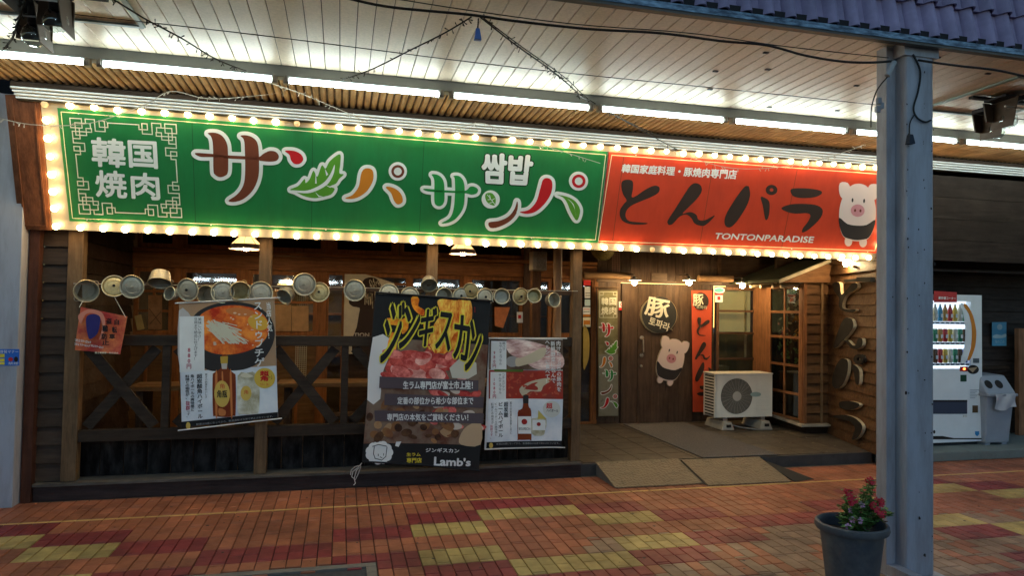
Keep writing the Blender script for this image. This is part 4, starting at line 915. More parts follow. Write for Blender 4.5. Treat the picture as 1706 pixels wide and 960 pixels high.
PANS = [(144,485,15,'pot',(8,25),alud,'open pot at the far left end of the wire, over the red flag'),(190,477,14.5,'lid',(-12,12),brass,'dented lid holding the flag string, second from the left'),(220,478,15.5,'lid2',(4,-6),alud,'plain grey lid touching the dented string lid'),
 (266,471,15,'pot',(62,4),alud,'pot hung mouth upwards, seen from the side, left of the soup poster'),(283,489,9.5,'pot',(-10,-35),alud,'small half hidden pot below the upright one'),(313,483,15.5,'lid',(6,-20),alud,'lid above the left corner of the soup poster'),
 (343,491,13,'pot',(0,-20),alud,'dark pot partly behind two lids over the soup poster'),(371,487,15,'lid2',(0,5),alud,'round lid left of the golden rimmed pot'),(400,485,13.5,'pot',(10,10),brass,'golden rimmed pot over the middle of the soup poster'),
 (434,489,16.5,'lid2',(0,0),alud,'wide lid in front of the second tall post'),(474,494,12,'pot',(30,-35),alud,'dark tilted pot just right of the soup poster'),(507,474,16,'lid2',(4,12),alud,'largest bright lid, highest of the pair right of the soup poster'),
 (532,487,14,'lid',(-6,-10),brass,'golden lid with black knob right of the soup poster'),(591,484,15.5,'lid2',(3,-14),alud,'lid over the left edge of the silhouette poster'),(648,489,14,'lid',(-10,0),alud,'half hidden lid left over the black poster'),
 (683,494,14,'lid2',(-8,10),alud,'low lid peeping over the black poster top'),(715,475,12,'pot',(38,0),alud,'dark pot tipped up in front of the third tall post'),(740,494,13,'pot',(0,12),alud,'pot with square handles behind the black poster top'),
 (768,493,12,'lid',(0,0),alud,'small pale lid behind the black poster, right of the pot'),(784,485,12,'lid',(8,-22),brass,'bright lid with the poster string tied to it'),(808,495,13,'lid',(0,10),alud,'grey lid at the right corner of the black poster'),
 (836,494,12,'pot',(-4,-10),alud,'bluish open pot with round handles above the meat poster'),(867,494,13,'lid',(4,10),brass,'golden dented lid above the meat poster'),(890,493,11,'pot',(-10,-8),brass,'small golden pot with a loop handle on top'),
 (923,500,11.5,'pot',(-6,22),alud,'last pot on the wire, next to the rightmost tall post')]
for i, (px,py,r,k,tl,m,lab) in enumerate(PANS): pan(px,py,r,k,tl,m,lab,y=6.19-.02*(i%3))
# ================================================================== POSTERS
wire_w = flat('white_string',(.7,.66,.55))
def noise_pic(name, c1, c2, sc, st=(1,1,1), bump=0): return mat(name, c1, .65, var=.3, scale=sc, col2=c2, stretch=st, bump=bump, spec=.2)
PS = ysurf(6.17)
# --- soup poster
Z = crop(290,490,4); t = thing('poster', at(380,710,1,6.17), 'white hanging poster with a bowl of red soup, a whisky bottle and a jug', 'poster')
mb = MB(); sheet(mb,PS,[(32,64),(668,28),(694,820),(52,890)],0,Z,8,10,.003); mb.build('sheet',mat('poster_paper',(.78,.78,.77),.45,var=.05),t,smooth=True)
quad(PS,'table_picture',[(33,66),(668,32),(682,480),(46,522)],.004,noise_pic('table_print',(.50,.33,.20),(.36,.20,.11),2.0,(1,1,5)),t,Z)
shape(PS,'napkin',[(34,110),(120,160),(90,230),(60,300),(110,380),(200,500),(46,520)],.0046,flat('napkin_print',(.55,.5,.48)),t,Z,3)
shape(PS,'bowl',[(110,250),(130,150),(220,85),(360,52),(520,70),(620,130),(668,220),(660,330),(590,440),(480,500),(360,512),(230,508),(150,430)],.0052,flat('bowl_print',(.035,.032,.032)),t,Z)
shape(PS,'soup',[(150,250),(170,150),(260,95),(400,75),(540,100),(620,170),(630,260),(570,340),(460,390),(330,405),(220,380),(165,320)],.0058,noise_pic('soup_print',(.70,.045,.012),(.82,.26,.04),6),t,Z)
shape(PS,'egg',ellipse(560,190,70,50,20,.4),.0062,flat('egg_print',(.75,.42,.06)),t,Z,1); shape(PS,'egg',ellipse(440,120,95,28,20,.1),.0062,flat('soup_light_print',(.62,.20,.06)),t,Z,1)
mb = MB(); random.seed(11)
for i in range(60):
    u = random.random(); x0, y0 = 215+120*random.random(), 175+70*random.random(); x1, y1 = x0+120*u+60, y0+90*random.random()+(60 if u>.5 else 20)
    line(PS,mb,(x0,y0),(min(x1,500),min(y1,330)),random.uniform(4,9),.0066+i*.00002,Z)
mb.build('enoki_mushrooms',flat('enoki_print',(.72,.66,.50)),t)
mb = MB()
for i in range(26): prism(mb,[PS(*Z(*p),.0067+i*.00002) for p in ellipse(random.uniform(200,540),random.uniform(120,360),random.uniform(4,12),random.uniform(3,8),8)])
mb.build('topping',flat('topping_print',(.78,.55,.38)),t)
quad(PS,'lower_print',[(46,520),(682,478),(692,785),(52,852)],.0048,mat('ice_print',(.66,.72,.80),.4,var=.12,scale=2,col2=(.80,.82,.83)),t,Z)
quad(PS,'price_strip',[(36,150),(200,148),(205,510),(42,522)],.0072,mat('strip_print',(.80,.80,.79),.5,var=.05),t,Z)
quad(PS,'footer_band',[(50,852),(692,787),(693,822),(52,890)],.0054,black,t,Z)
shape(PS,'bottle',[(308,500),(318,470),(318,410),(355,410),(355,470),(365,500),(400,530),(412,560),(412,790),(398,812),(340,820),(275,812),(262,790),(258,560),(268,525)],.0074,noise_pic('whisky_print',(.28,.055,.012),(.14,.02,.008),5),t,Z,3)
for q in ([(275,540),(290,532),(292,800),(278,800)],[(372,530),(384,528),(392,800),(380,806)],[(318,520),(326,520),(330,575),(320,575)],[(300,760),(345,775),(342,808),(302,808)]): shape(PS,'bottle_glint',q,.0079,flat('glint_print',(.60,.20,.06)),t,Z,2)
shape(PS,'bottle_cap',[(308,418),(360,415),(358,462),(312,464)],.0080,flat('cap_gold_print',(.5,.33,.05)),t,Z,0); quad(PS,'bottle_neck',[(315,464),(356,462),(352,500),(320,500)],.0080,flat('neck_print',(.55,.5,.45)),t,Z)
shape(PS,'bottle_label',ellipse(322,665,52,88,24,-.03),.0084,flat('label_gold_print',(.66,.45,.10)),t,Z,0); text(PS,'角瓶',(288,640,356,690),.0088,black,t,Z,bold=.02); text(PS,'角',(306,598,338,630),.0088,mletred,t,Z)
shape(PS,'jug',[(425,545),(480,528),(560,540),(568,770),(540,798),(450,802),(425,780)],.0076,noise_pic('jug_print',(.52,.47,.30),(.60,.60,.52),8),t,Z,2); shape(PS,'jug_label',ellipse(480,662,36,50,20),.0082,flat('label_gold_print',(.66,.45,.10)),t,Z,0); text(PS,'角',(466,640,494,668),.0086,mletred,t,Z)
shape(PS,'ice',[(440,545),(470,525),(500,535),(530,550),(480,560)],.0082,flat('enoki_print',(.72,.66,.50)),t,Z,2)
shape(PS,'badge',ellipse(604,562,70,68,30),.0078,flat('badge_gold_print',(.68,.46,.07)),t,Z,0); text(PS,'超角',(572,512,632,582),.0084,mletred,t,Z,vert=True,bold=.03); text(PS,'ハイボール',(600,538,655,572),.0084,black,t,Z); text(PS,'うまい、強い',(572,594,636,612),.0084,redp,t,Z)
text(PS,'当店人気！',[(612,56),(645,54),(660,295),(624,298)],.0078,white,t,Z,vert=True,bold=.02); text(PS,'スンドゥブチゲ',[(530,58),(588,54),(606,482),(538,484)],.0078,white,t,Z,vert=True,bold=.02)
text(PS,'美味しい辛さ！',(160,158,184,312),.0078,black,t,Z,vert=True); text(PS,'豆腐まで絶品に仕上げます！',(134,158,158,440),.0078,black,t,Z,vert=True)
text(PS,'880円',(88,360,118,498),.0078,flat('price_red',(.45,.02,.07)),t,Z,vert=True,bold=.025)
text(PS,'超炭酸角ハイボール',[(152,534),(190,531),(194,826),(160,828)],.0078,black,t,Z,vert=True,bold=.016); text(PS,'角ハイボールの爽快感と',(112,536,138,780),.0078,black,t,Z,vert=True,bold=.015); text(PS,'料理との相性が、',(78,538,106,700),.0078,black,t,Z,vert=True,bold=.015)
text(PS,'抜群',(80,712,108,775),.0078,flat('price_red',(.45,.02,.07)),t,Z,vert=True,bold=.015); text(PS,'です。',(84,780,110,822),.0078,black,t,Z,vert=True); text(PS,'驚きの刺激をおいしさ',(208,530,224,692),.0078,black,t,Z,vert=True)
text(PS,'飲酒は20歳になってから。飲酒運転は法律で禁止されています。',[(150,862),(660,808),(660,820),(150,876)],.0078,greyp if False else flat('grey_letter',(.35,.35,.35)),t,Z); shape(PS,'crest',ellipse(96,878,15,24,14),.0078,flat('label_gold_print',(.66,.45,.10)),t,Z,0)
mb = MB(); mb.tube([PS(292,505.5,.008),PS(467,496,.008)],.0055,8); mb.build('rod',whitemetal,t); mb = MB(); mb.tube([PS(297,717.5,.008),PS(470,697,.008)],.0055,8); mb.build('rod',whitemetal,t)
# --- meat poster
Z = crop(790,540,4.176); t = thing('poster', at(872,745,1,6.17), 'white hanging poster with two meat pictures and a small whiskey bottle', 'poster')
mb = MB(); sheet(mb,PS,[(105,100),(617,106),(602,858),(66,868)],0,Z,8,10,.003); mb.build('sheet',MT['poster_paper'],t,smooth=True)
quad(PS,'meat_picture',[(108,105),(617,110),(612,318),(104,318)],.004,noise_pic('dark_table_print',(.10,.06,.04),(.16,.10,.07),4),t,Z)
shape(PS,'pork',[(225,115),(350,112),(520,160),(612,220),(610,300),(500,318),(420,310),(330,250),(240,200)],.0046,noise_pic('pork_print',(.62,.30,.28),(.80,.62,.56),7,(1,1,3)),t,Z,3)
shape(PS,'king_mushroom',[(288,240),(330,235),(400,200),(470,165),(500,180),(480,230),(420,265),(350,285),(292,295)],.0052,flat('mushroom_print',(.62,.52,.36)),t,Z,3)
shape(PS,'plate',ellipse(265,262,45,38),.0050,flat('plate_print',(.35,.33,.32)),t,Z,0)
quad(PS,'meat_picture',[(104,322),(612,325),(612,522),(100,520)],.004,noise_pic('red_meat_print',(.50,.05,.03),(.24,.04,.03),9),t,Z)
shape(PS,'king_mushroom',[(315,455),(370,410),(450,385),(525,375),(530,395),(480,430),(460,470),(390,470),(345,505)],.0050,flat('mushroom_print',(.62,.52,.36)),t,Z,3); shape(PS,'slot',[(350,450),(400,415),(445,405),(420,425),(440,440),(440,460),(400,460)],.0056,MT['red_meat_print'],t,Z,2)
mb = MB(); random.seed(4)
for i in range(55): prism(mb,[PS(*Z(*p),.0045+i*.000015) for p in ellipse(random.uniform(230,600),random.uniform(340,510),random.uniform(6,18),random.uniform(4,9),7,random.uniform(0,3))])
mb.build('meat_piece',noise_pic('meat_light_print',(.66,.16,.08),(.40,.05,.03),9),t,kind='stuff')
quad(PS,'lower_print',[(98,521),(612,522),(606,812),(82,818)],.0044,MT['ice_print'],t,Z); quad(PS,'footer_band',[(82,820),(605,813),(603,855),(78,862)],.0048,black,t,Z)
shape(PS,'crest',ellipse(112,842,14,20,14),.0078,flat('label_gold_print',(.66,.45,.10)),t,Z,0)
quad(PS,'price_strip',[(118,118),(224,120),(224,318),(116,318)],.0058,MT['strip_print'],t,Z); quad(PS,'price_strip',[(114,335),(222,336),(220,522),(108,522)],.0058,MT['strip_print'],t,Z); quad(PS,'green_strip',[(140,316),(340,318),(338,334),(142,332)],.0062,flat('leaf_strip',(.10,.16,.03)),t,Z)
text(PS,'豚バラ',(196,126,216,182),.0066,black,t,Z,vert=True); text(PS,'生サムギョプサル',(174,126,194,285),.0066,black,t,Z,vert=True); text(PS,'980円',(130,190,152,306),.0066,MT['price_red'],t,Z,vert=True,bold=.02)
text(PS,'コチュジャン',(194,348,212,464),.0066,black,t,Z,vert=True); text(PS,'サムギョプサル',(170,348,190,486),.0066,black,t,Z,vert=True); text(PS,'1080円',(128,378,150,518),.0066,MT['price_red'],t,Z,vert=True,bold=.02)
text(PS,'肉汁たっぷりの豚肉を',(568,118,600,468),.0066,white,t,Z,vert=True,bold=.016); text(PS,'新鮮野菜に包んで',(530,120,562,408),.0066,white,t,Z,vert=True,bold=.016); text(PS,'ヘルシーに食べて！',(492,118,524,412),.0066,white,t,Z,vert=True,bold=.016)
shape(PS,'bottle',[(342,558),(342,498),(378,498),(378,558),(385,585),(398,610),(398,800),(385,806),(310,808),(302,795),(304,620),(318,600),(335,590)],.0062,MT['whisky_print'],t,Z,2); quad(PS,'bottle_cap',(342,498,379,555),.0068,flat('cap_black_print',(.03,.03,.03)),t,Z)
quad(PS,'bottle_label',(306,645,397,765),.0068,white,t,Z); shape(PS,'seal',ellipse(350,682,20,20,14),.0074,flat('seal_red',(.3,.02,.02)),t,Z,0); text(PS,'BOURBON',(312,722,390,740),.0074,black,t,Z)
shape(PS,'glass',[(396,662),(500,660),(492,745),(480,775),(440,780),(402,765)],.0064,MT['jug_print'],t,Z,2); quad(PS,'bottle_label',(405,668,494,740),.0068,white,t,Z); shape(PS,'seal',ellipse(448,698,14,14,12),.0074,MT['seal_red'],t,Z,0); shape(PS,'lemon',[(445,600),(500,660),(442,662)],.007,flat('lemon_print',(.6,.48,.12)),t,Z,0)
shape(PS,'badge',ellipse(535,592,60,58,30),.0062,flat('badge_pale',(.66,.66,.6)),t,Z,0); text(PS,'超',(498,548,540,588),.0068,redp,t,Z,bold=.03); text(PS,'ハイボール',(500,592,580,612),.0068,black,t,Z,bold=.02)
text(PS,'超炭酸',(205,542,236,650),.0066,black,t,Z,vert=True,bold=.018); text(PS,'ビームハイボール',(165,544,198,786),.0066,black,t,Z,vert=True,bold=.018); text(PS,'ビームハイボールの爽快感と',(138,548,158,775),.0066,black,t,Z,vert=True); text(PS,'料理との相性が',(114,548,132,692),.0066,black,t,Z,vert=True); text(PS,'抜群です。',(106,700,126,796),.0066,MT['price_red'],t,Z,vert=True); text(PS,'驚きの刺激を食事と共に',(248,542,262,765),.0066,black,t,Z,vert=True)
text(PS,'飲酒は20歳になってから。飲酒運転は法律で禁止されています。',[(150,826),(590,822),(590,836),(150,840)],.0066,MT['grey_letter'],t,Z)
mb = MB(); mb.tube([PS(814,563.5,.008),PS(944,564,.008)],.005,8); mb.build('rod',whitemetal,t); mb = MB(); mb.tube([PS(806,748,.008),PS(940,745.5,.008)],.005,8); mb.build('rod',whitemetal,t)
# --- black poster (in front)
PB = ysurf(6.10); Z = crop(590,480,3); t = thing('poster', at(700,780,1,6.10), 'large black hanging poster with flames, raw red meat and white text bars', 'poster')
mb = MB(); sheet(mb,PB,[(106,28),(684,68),(618,908),(38,862)],0,Z,8,10,.004); mb.build('sheet',mat('black_vinyl',(.014,.014,.015),.6,var=.1,spec=.25),t,smooth=True)
quad(PB,'meat_picture',[(92,245),(668,285),(628,782),(46,775)],.004,noise_pic('lamb_backdrop',(.30,.21,.15),(.10,.035,.02),4),t,Z)
shape(PB,'plate',[(93,247),(190,262),(180,330),(150,400),(132,470),(130,555),(66,560)],.0045,flat('plate_white_print',(.78,.74,.72)),t,Z,2)
fl = noise_pic('flame_print',(.90,.14,.008),(.95,.62,.10),9,(2.2,1,.9))
shape(PB,'flame',[(415,70),(440,55),(500,62),(572,66),(565,130),(540,180),(545,260),(500,300),(470,330),(400,320),(360,290),(375,250),(400,180),(430,130)],.005,fl,t,Z,3)
shape(PB,'flame',[(285,50),(310,38),(325,60),(320,90),(350,110),(345,140),(310,120),(290,90)],.005,noise_pic('flame_red_print',(.85,.10,.008),(.95,.4,.03),9),t,Z,3); shape(PB,'flame',[(165,150),(230,155),(265,165),(240,190),(195,185),(170,180)],.005,MT['flame_red_print'],t,Z,2)
random.seed(21)
for i in range(30):
    x, y = random.uniform(150,560), random.uniform(320,450); mr = random.choice([('lamb_a',(.60,.05,.045),(.78,.24,.20)),('lamb_b',(.46,.03,.03),(.66,.12,.09)),('lamb_c',(.75,.24,.20),(.82,.45,.38))])
    shape(PB,'meat_slice',ellipse(x,y,random.uniform(30,62),random.uniform(16,34),11,random.uniform(-.6,.6)),.0052+i*.00004,noise_pic(*mr,9),t,Z,2)
shape(PB,'meat_slice',[(200,330),(280,310),(350,320),(370,280),(400,285),(430,330),(500,350),(520,400),(400,420),(200,430),(155,400)],.0050,noise_pic('lamb_b',(.30,.02,.02),(.48,.08,.06),9),t,Z,3)
for i in range(26):
    x, y = random.uniform(375,625), random.uniform(500,700); mr = random.choice([('lamb_a',),('lamb_b',),('plate_soft',)])[0]
    shape(PB,'meat_slice',ellipse(x,y,random.uniform(20,45),random.uniform(12,26),10,random.uniform(-.6,.6)),.0052+i*.00004,MT.get(mr) or flat('plate_soft',(.6,.5,.42)),t,Z,2)
for i in range(46):
    x, y = random.uniform(66,520), random.uniform(570,765); mr = random.choice([('mush_a',(.34,.16,.06),(.18,.07,.03)),('mush_b',(.55,.34,.18),(.30,.15,.06)),('mush_c',(.05,.02,.012),(.10,.045,.02))])
    shape(PB,'mushroom_piece',ellipse(x,y,random.uniform(14,34),random.uniform(10,22),10,random.uniform(-1,1)),.0053+i*.00004,noise_pic(*mr,9),t,Z,2)
for p in ([(520,60),(560,50),(585,75),(588,150),(560,240),(548,150)],[(380,250),(400,190),(430,200),(440,300),(400,325)],[(180,230),(215,240),(200,330),(160,350)],[(230,170),(262,150),(270,200),(240,230)],[(345,150),(372,120),(378,190),(352,215)],[(470,300),(500,230),(535,210),(525,290),(500,340)]): shape(PB,'flame',p,.0056,MT['flame_red_print'] if p[0][0] < 360 else fl,t,Z,3)
shape(PB,'onion_slice',[(525,740),(560,690),(628,670),(627,780),(530,780)],.0078,flat('onion_print',(.52,.36,.22)),t,Z,3); shape(PB,'tofu_cube',[(476,400),(545,335),(610,375),(612,430),(570,455),(490,450)],.0072,flat('tofu_print',(.62,.57,.48)),t,Z,1)
bars = [((127,442),(620,462),(618,515),(124,500),'生ラム専門店が富士市上陸！',(244,465,592,506)),((152,528),(645,545),(642,598),(150,586),'定番の部位から希少な部位まで',(216,545,594,582)),((100,612),(645,625),(642,676),(104,665),'専門店の本気をご賞味ください！',(164,628,568,664))]
mbar = flat('bar_print',(.10,.075,.085))
for a,b_,c,d,s,q in bars: quad(PB,'text_bar',[a,b_,c,d],.0082,mbar,t,Z); text(PB,s,q,.0088,white,t,Z,bold=.02)
yel = flat('brush_yellow',(.78,.66,.06))
for ch, q in (('ジ',[(172,60),(262,68),(215,372),(120,376)]),('ン',[(250,90),(345,95),(300,300),(218,305)]),('ギ',[(345,78),(420,100),(385,300),(312,290)]),('ス',[(425,115),(500,125),(478,320),(402,305)]),('カ',[(500,130),(585,140),(570,375),(492,352)]),('ン',[(578,150),(648,190),(612,420),(550,415)])):
    mbb = MB(); q = [tuple(p) for p in q]
    text(PB,ch,[(x-6,y-6) if i in (0,) else (x+6,y-6) if i == 1 else (x+6,y+6) if i == 2 else (x-6,y+6) for i,(x,y) in enumerate(q)],.0084,yel,t,Z,bold=.10); text(PB,ch,q,.0092,black,t,Z,bold=.038)
quad(PB,'bottom_band',[(44,777),(628,783),(618,906),(38,862)],.0046,MT['black_vinyl'],t,Z)
outline(PB,'sheep_emblem',[],0,.006,white,t,Z,circles=[(125+48*math.cos(a),822+38*math.sin(a),22) for a in np.linspace(0,6.28,12)[:-1]]+[(125,825,44)],res=90)
shape(PB,'sheep_ear',[(84,800),(96,795),(110,812),(98,818)],.0061,white,t,Z,1); shape(PB,'sheep_ear',[(210,770),(236,768),(222,795),(205,790)],.0061,white,t,Z,1)
mb = MB()
for a, b_ in (((128,800),(124,835)),((124,835),(132,858)),((132,858),(165,868)),((165,868),(186,850)),((186,850),(192,805)),((120,798),(150,790)),((150,790),(190,800)),((148,838),(148,846)),((175,836),(175,844)),((158,852),(166,856))): line(PB,mb,tuple(np.array(a)-(28,8)),tuple(np.array(b_)-(28,8)),3.5,.0070,Z)
mb.build('sheep_face',black,t)
text(PB,'生ラム',(262,824,332,842),.006,yellowp,t,Z,bold=.03); text(PB,'専門店',(262,850,338,876),.006,yellowp,t,Z,bold=.03); text(PB,'ジンギスカン',(358,800,522,822),.006,white,t,Z,bold=.03); text(PB,"Lamb's",[(400,842),(580,848),(578,888),(398,890)],.006,white,t,Z,bold=.045)
text(PB,'専門店',(599,96,605,122),.006,redp,t,Z,vert=True)
mb = MB(); mb.tube([PB(626,487.5,.004),PB(820,502,.004)],.009,8); mb.build('rod',black,t); mb = MB(); mb.tube([PB(603,768,.004),PB(798,783,.004)],.008,8); mb.build('rod',black,t)
mb = MB(); mb.tube([PB(822,503,.005),at(800,490,1,6.2),at(795,486,1,6.2)],.003,5); mb.build('string',wire_w,t)
# --- red flag
ZF = crop(110,440,6); FS = ysurf(6.15); t = thing('flag', at(165,590,1,6.15), 'crumpled red warning flag hung by strings below the leftmost pots', 'flag')
mb = MB(); sheet(mb,FS,[(140,430),(604,525),(540,905),(80,865)],0,ZF,10,8,.012); mred2 = mat('red_flag_print',(.55,.035,.03),.6,var=.2,scale=7,col2=(.70,.20,.06)); mb.build('sheet',mred2,t,smooth=True)
shape(FS,'swirl',[(130,520),(190,470),(260,450),(360,480),(400,560),(390,680),(340,760),(370,640),(350,540),(270,490),(200,510),(160,600)],.022,flat('swirl_pink',(.70,.25,.17)),t,ZF,3)
for ch,q in (('自',(492,552,540,610)),('転',(468,625,520,690)),('車',(440,698,500,750)),('盗',(408,540,468,600)),('難',(372,612,430,680)),('防',(366,692,420,755)),('止',(368,758,440,810))): text(FS,ch,q,.023,black,t,ZF,bold=.04)
shape(FS,'blue_shape',[(220,520),(290,500),(350,530),(345,620),(320,700),(250,752),(225,700),(210,600)],.0225,flat('navy_print',(.035,.03,.16)),t,ZF,3)
for q in ([(100,742),(262,770),(258,798),(98,775)],[(95,782),(250,808),(246,832),(92,810)],[(255,800),(385,825),(382,848),(252,826)]):
    text(FS,'つけようツーロック',q,.024,white,t,ZF,bold=.03)
text(FS,'富士警察署・防犯協会',[(300,876),(534,880),(532,898),(298,894)],.024,cream,t,ZF,bold=.02)
mb = MB(); mb.tube([FS(133,512,.01),at(139,500,1,6.18)],.0025,5); mb.build('string',wire_w,t); mb = MB(); mb.tube([FS(210,529,.01),at(189,492,1,6.17)],.0025,5); mb.build('string',wire_w,t)
# --- loose white cord by the black poster foot
t = MB(); random.seed(2)
P0 = [(603,772),(596,780),(588,786),(586,795),(592,800),(597,790),(601,778),(594,784),(590,798),(592,806),(589,809)]
t.tube([at(x,y,1,6.16-.004*i) for i,(x,y) in enumerate(P0)],.004,5); t.tube([at(x,y,1,6.15) for x,y in ((601,776),(592,778),(585,784),(584,792))],.0035,5)
tag(t.build('cord',flat('cord_white',(.62,.56,.52))),'loose white cord dangling at the lower left corner of the black poster','cord')
# --- silhouette board behind, tilted orange flyer, card
t = thing('board', at(615,600,1,BY-.12), 'tall cream board with a black figure silhouette behind the veranda', 'board'); S = ysurf(BY-.14)
ZS = crop(540,440,5.336)
shape(S,'board',[(183,90),(370,92),(470,120),(620,170),(660,260),(660,800),(170,800)],.002,mat('board_cream',(.60,.52,.36),.6,var=.1),t,ZS,0,thick=.012)
shape(S,'silhouette',[(342,160),(370,128),(420,118),(470,135),(505,190),(500,240),(660,270),(660,790),(250,790),(290,560),(310,440),(315,390),(260,380),(222,350),(230,315),(290,312),(345,300),(350,240)],.004,mink,t,ZS,2)
mb = MB(); random.seed(8)
for i in range(22): x = random.uniform(402,495); y = random.uniform(120,205); line(S,mb,(x,y),(x+random.uniform(-4,10),y+random.uniform(8,30)),5,.006,ZS)
for i in range(26): x = random.uniform(362,455); y = random.uniform(245,340); line(S,mb,(x,y),(x,y+random.uniform(20,60)),6,.006,ZS)
mb.build('hair_strokes',MT['board_cream'],t)
text(S,'TION',[(262,612),(402,612),(402,650),(262,650)],.006,flat('grey_letter2',(.45,.42,.36)),t,ZS,bold=.05)
S = ysurf(BY-.05); t = thing('flyer', at(838,545,1,BY-.05), 'orange flyer taped askew to the veranda window glass', 'flyer'); shape(S,'sheet',[(824,512),(850,512),(838,547),(824,543)],.002,mat('orange_flyer',(.60,.19,.06),.6,var=.2,scale=9),t,sm=0)
notice(861,520,871,538,BY-.05,white,'small white card with red mark right of the orange flyer',[((863,525,868,531),redp)],'card')
S = ysurf(BY-.05)
for q, lab in (((455,508,485,552),'brown paper menu sheet on the window right of the soup poster'),((486,510,514,552),'second brown menu sheet next to the lattice screen'),((453,484,470,500),'small pinkish paper low behind the pots')):
    t = thing('paper_sheet', at(q[0],q[3],1,BY-.05), lab, 'paper'); quad(S,'sheet',q,.002,mat('kraft_paper',(.42,.24,.10),.7,var=.2,scale=9),t,thick=.002)
t = thing('paper_sheet', at(258,545,1,BY-.05), 'tall wood coloured print with diagonal lines on the left window', 'print'); quad(S,'sheet',(247,492,270,549),.002,mat('wood_print',(.30,.15,.06),.6,var=.35,scale=6),t,thick=.002); mb = MB(); line(S,mb,(249,515),(268,540),.8,.005); line(S,mb,(250,540),(268,520),.8,.0056); mb.build('print',wdark,t)
t = thing('paper_tag', at(233,550,1,BY-.05), 'yellowish tag hanging crooked in the leftmost window', 'tag'); quad(S,'sheet',[(224,527),(235,524),(241,548),(229,551)],.002,mat('yellow_tag',(.45,.33,.12),.7,var=.2),t,thick=.002)
def billow(t, amp, kx, kz, ph, curl=.02):
    z0 = t.location.z
    for o in t.children:
        me = o.data
        if o.name.startswith('string'): continue
        bm = bmesh.new(); bm.from_mesh(me)
        for it in range(7):
            es_ = [e for e in bm.edges if e.calc_length() > .034]
            if not es_: break
            bmesh.ops.subdivide_edges(bm, edges=es_, cuts=1); bmesh.ops.triangulate(bm, faces=[f for f in bm.faces if len(f.verts) > 3])
        bm.to_mesh(me); bm.free()
        for v in me.vertices:
            x, z = v.co.x, v.co.z; h = min(max(1.45-(z+z0),0),1.2)
            v.co.y -= amp*(math.sin(kx*x+ph+kz*z)*min(h*3,1) + .5*math.sin(2.1*kx*x-1.4*kz*z+ph*2)*min(h*3,1)) + curl*(abs(x)/.3)**2*h*.5
        me.update()
n_ = 0
for o in bpy.data.objects:
    if o.get('category') == 'poster' and o.parent is None and o.location.y < 6.5:
        n_ += 1; billow(o, (.009,.008,.010)[n_ % 3], 6.5, 4.0, n_*1.7)
# ================================================================== VERANDA LAMPS AND FURNITURE
mpan = mat('lit_shade_panel',(.8,.55,.3),.5,var=0,emit=(1,.55,.18),es=1.1); mvb = mat('veranda_bulb',(.9,.85,.7),.3,var=0,emit=(1,.70,.34),es=120)
def pendant(c, r, lab, cable=.25):
    t = thing('pendant_lamp', c, lab, 'lamp', 'paneled pendant lamps')
    n = 8
    for i in range(n):
        a0, a1 = 2*math.pi*i/n+.03, 2*math.pi*(i+1)/n-.03; mb = MB()
        P = [(r*.32,.13),(r*.85,.045)]; vs = [(P[k][0]*math.cos(a),P[k][0]*math.sin(a),P[k][1]) for k in (0,1) for a in (a0,a1)]; mb.add(vs,[(0,1,3,2)]); o = mb.build('shade_panel',mpan,t,local=True)
        md = o.modifiers.new('s','SOLIDIFY'); md.thickness = .003
    mb = MB()
    for i in range(n):
        a = 2*math.pi*i/n; mb.tube([(r*.32*math.cos(a),r*.32*math.sin(a),.132),(r*.87*math.cos(a),r*.87*math.sin(a),.045)],.003,5)
    mb.lathe([(.02,.16),(r*.33,.135),(r*.33,.128),(.02,.15)],(0,0,0),'z',16); mb.build('shade_frame',flat('lead_came',(.04,.03,.03)),t,local=True)
    mb = MB(); mb.lathe([(r*.86,.046),(r*.93,.02),(r,.0),(r*1.01,-.004),(r*.9,.012),(r*.82,.04)],(0,0,0),'z',24); mb.build('shade_skirt',mat('skirt_glass',(.65,.5,.45),.4,var=.1),t,local=True,smooth=True)
    mb = MB(); mb.ball((0,0,.015),.033,10); mb.build('bulb',mvb,t,local=True,smooth=True)
    mb = MB(); mb.tube([(0,0,.15),(0,0,.15+cable)],.004,6); mb.build('cable',blackcable,t,local=True)
p = at(410,415,1,7.2); pendant(p,.16,'lit stained glass lamp left of the second tall post under the sign')
p = at(771,423,1,7.2); pendant(p,.145,'lit stained glass lamp right of the third tall post under the sign')
p = at(478,483,1,9.4); pendant(p,.16,'small lit shade added behind the window for a reflection between the pots',.4)  # lamp added inside the room to stand for a shade reflected in the glass
p = at(489,455,1,9.3); t = thing('pendant_lamp', p, 'bare bulb with flat plate added behind the window for a reflection above the pots', 'lamp', 'paneled pendant lamps')  # added bulb and plate, standing for a reflection in the pane
mb = MB(); mb.lathe([(.01,.03),(.11,.012),(.112,.008),(.01,.024)],(0,0,0),'z',20); mb.build('shade',mshade,t,local=True); mb = MB(); mb.ball((0,0,-.005),.028,8); mb.build('bulb',mvb,t,local=True)
# loudspeaker on the dark post
t = thing('loudspeaker', at(900,450,1,7.2), 'small beige box loudspeaker high beside the knotty log post', 'speaker')
c0, c1 = at(887,450,1,7.2), at(911.5,419.5,1,7.2); mb = MB(); mb.box(c0[0],c1[0],7.2,7.34,c0[2],c1[2]); mb.build('cabinet',mat('speaker_beige',(.42,.36,.27),.5,var=.08),t,bevel=.008)
mb = MB(); mb.box(c0[0]+.045,c1[0]-.012,7.19,7.199,c0[2]+.015,c1[2]-.012); mb.build('grille',mat('speaker_grille',(.30,.26,.20),.7,var=.3,scale=90),t)
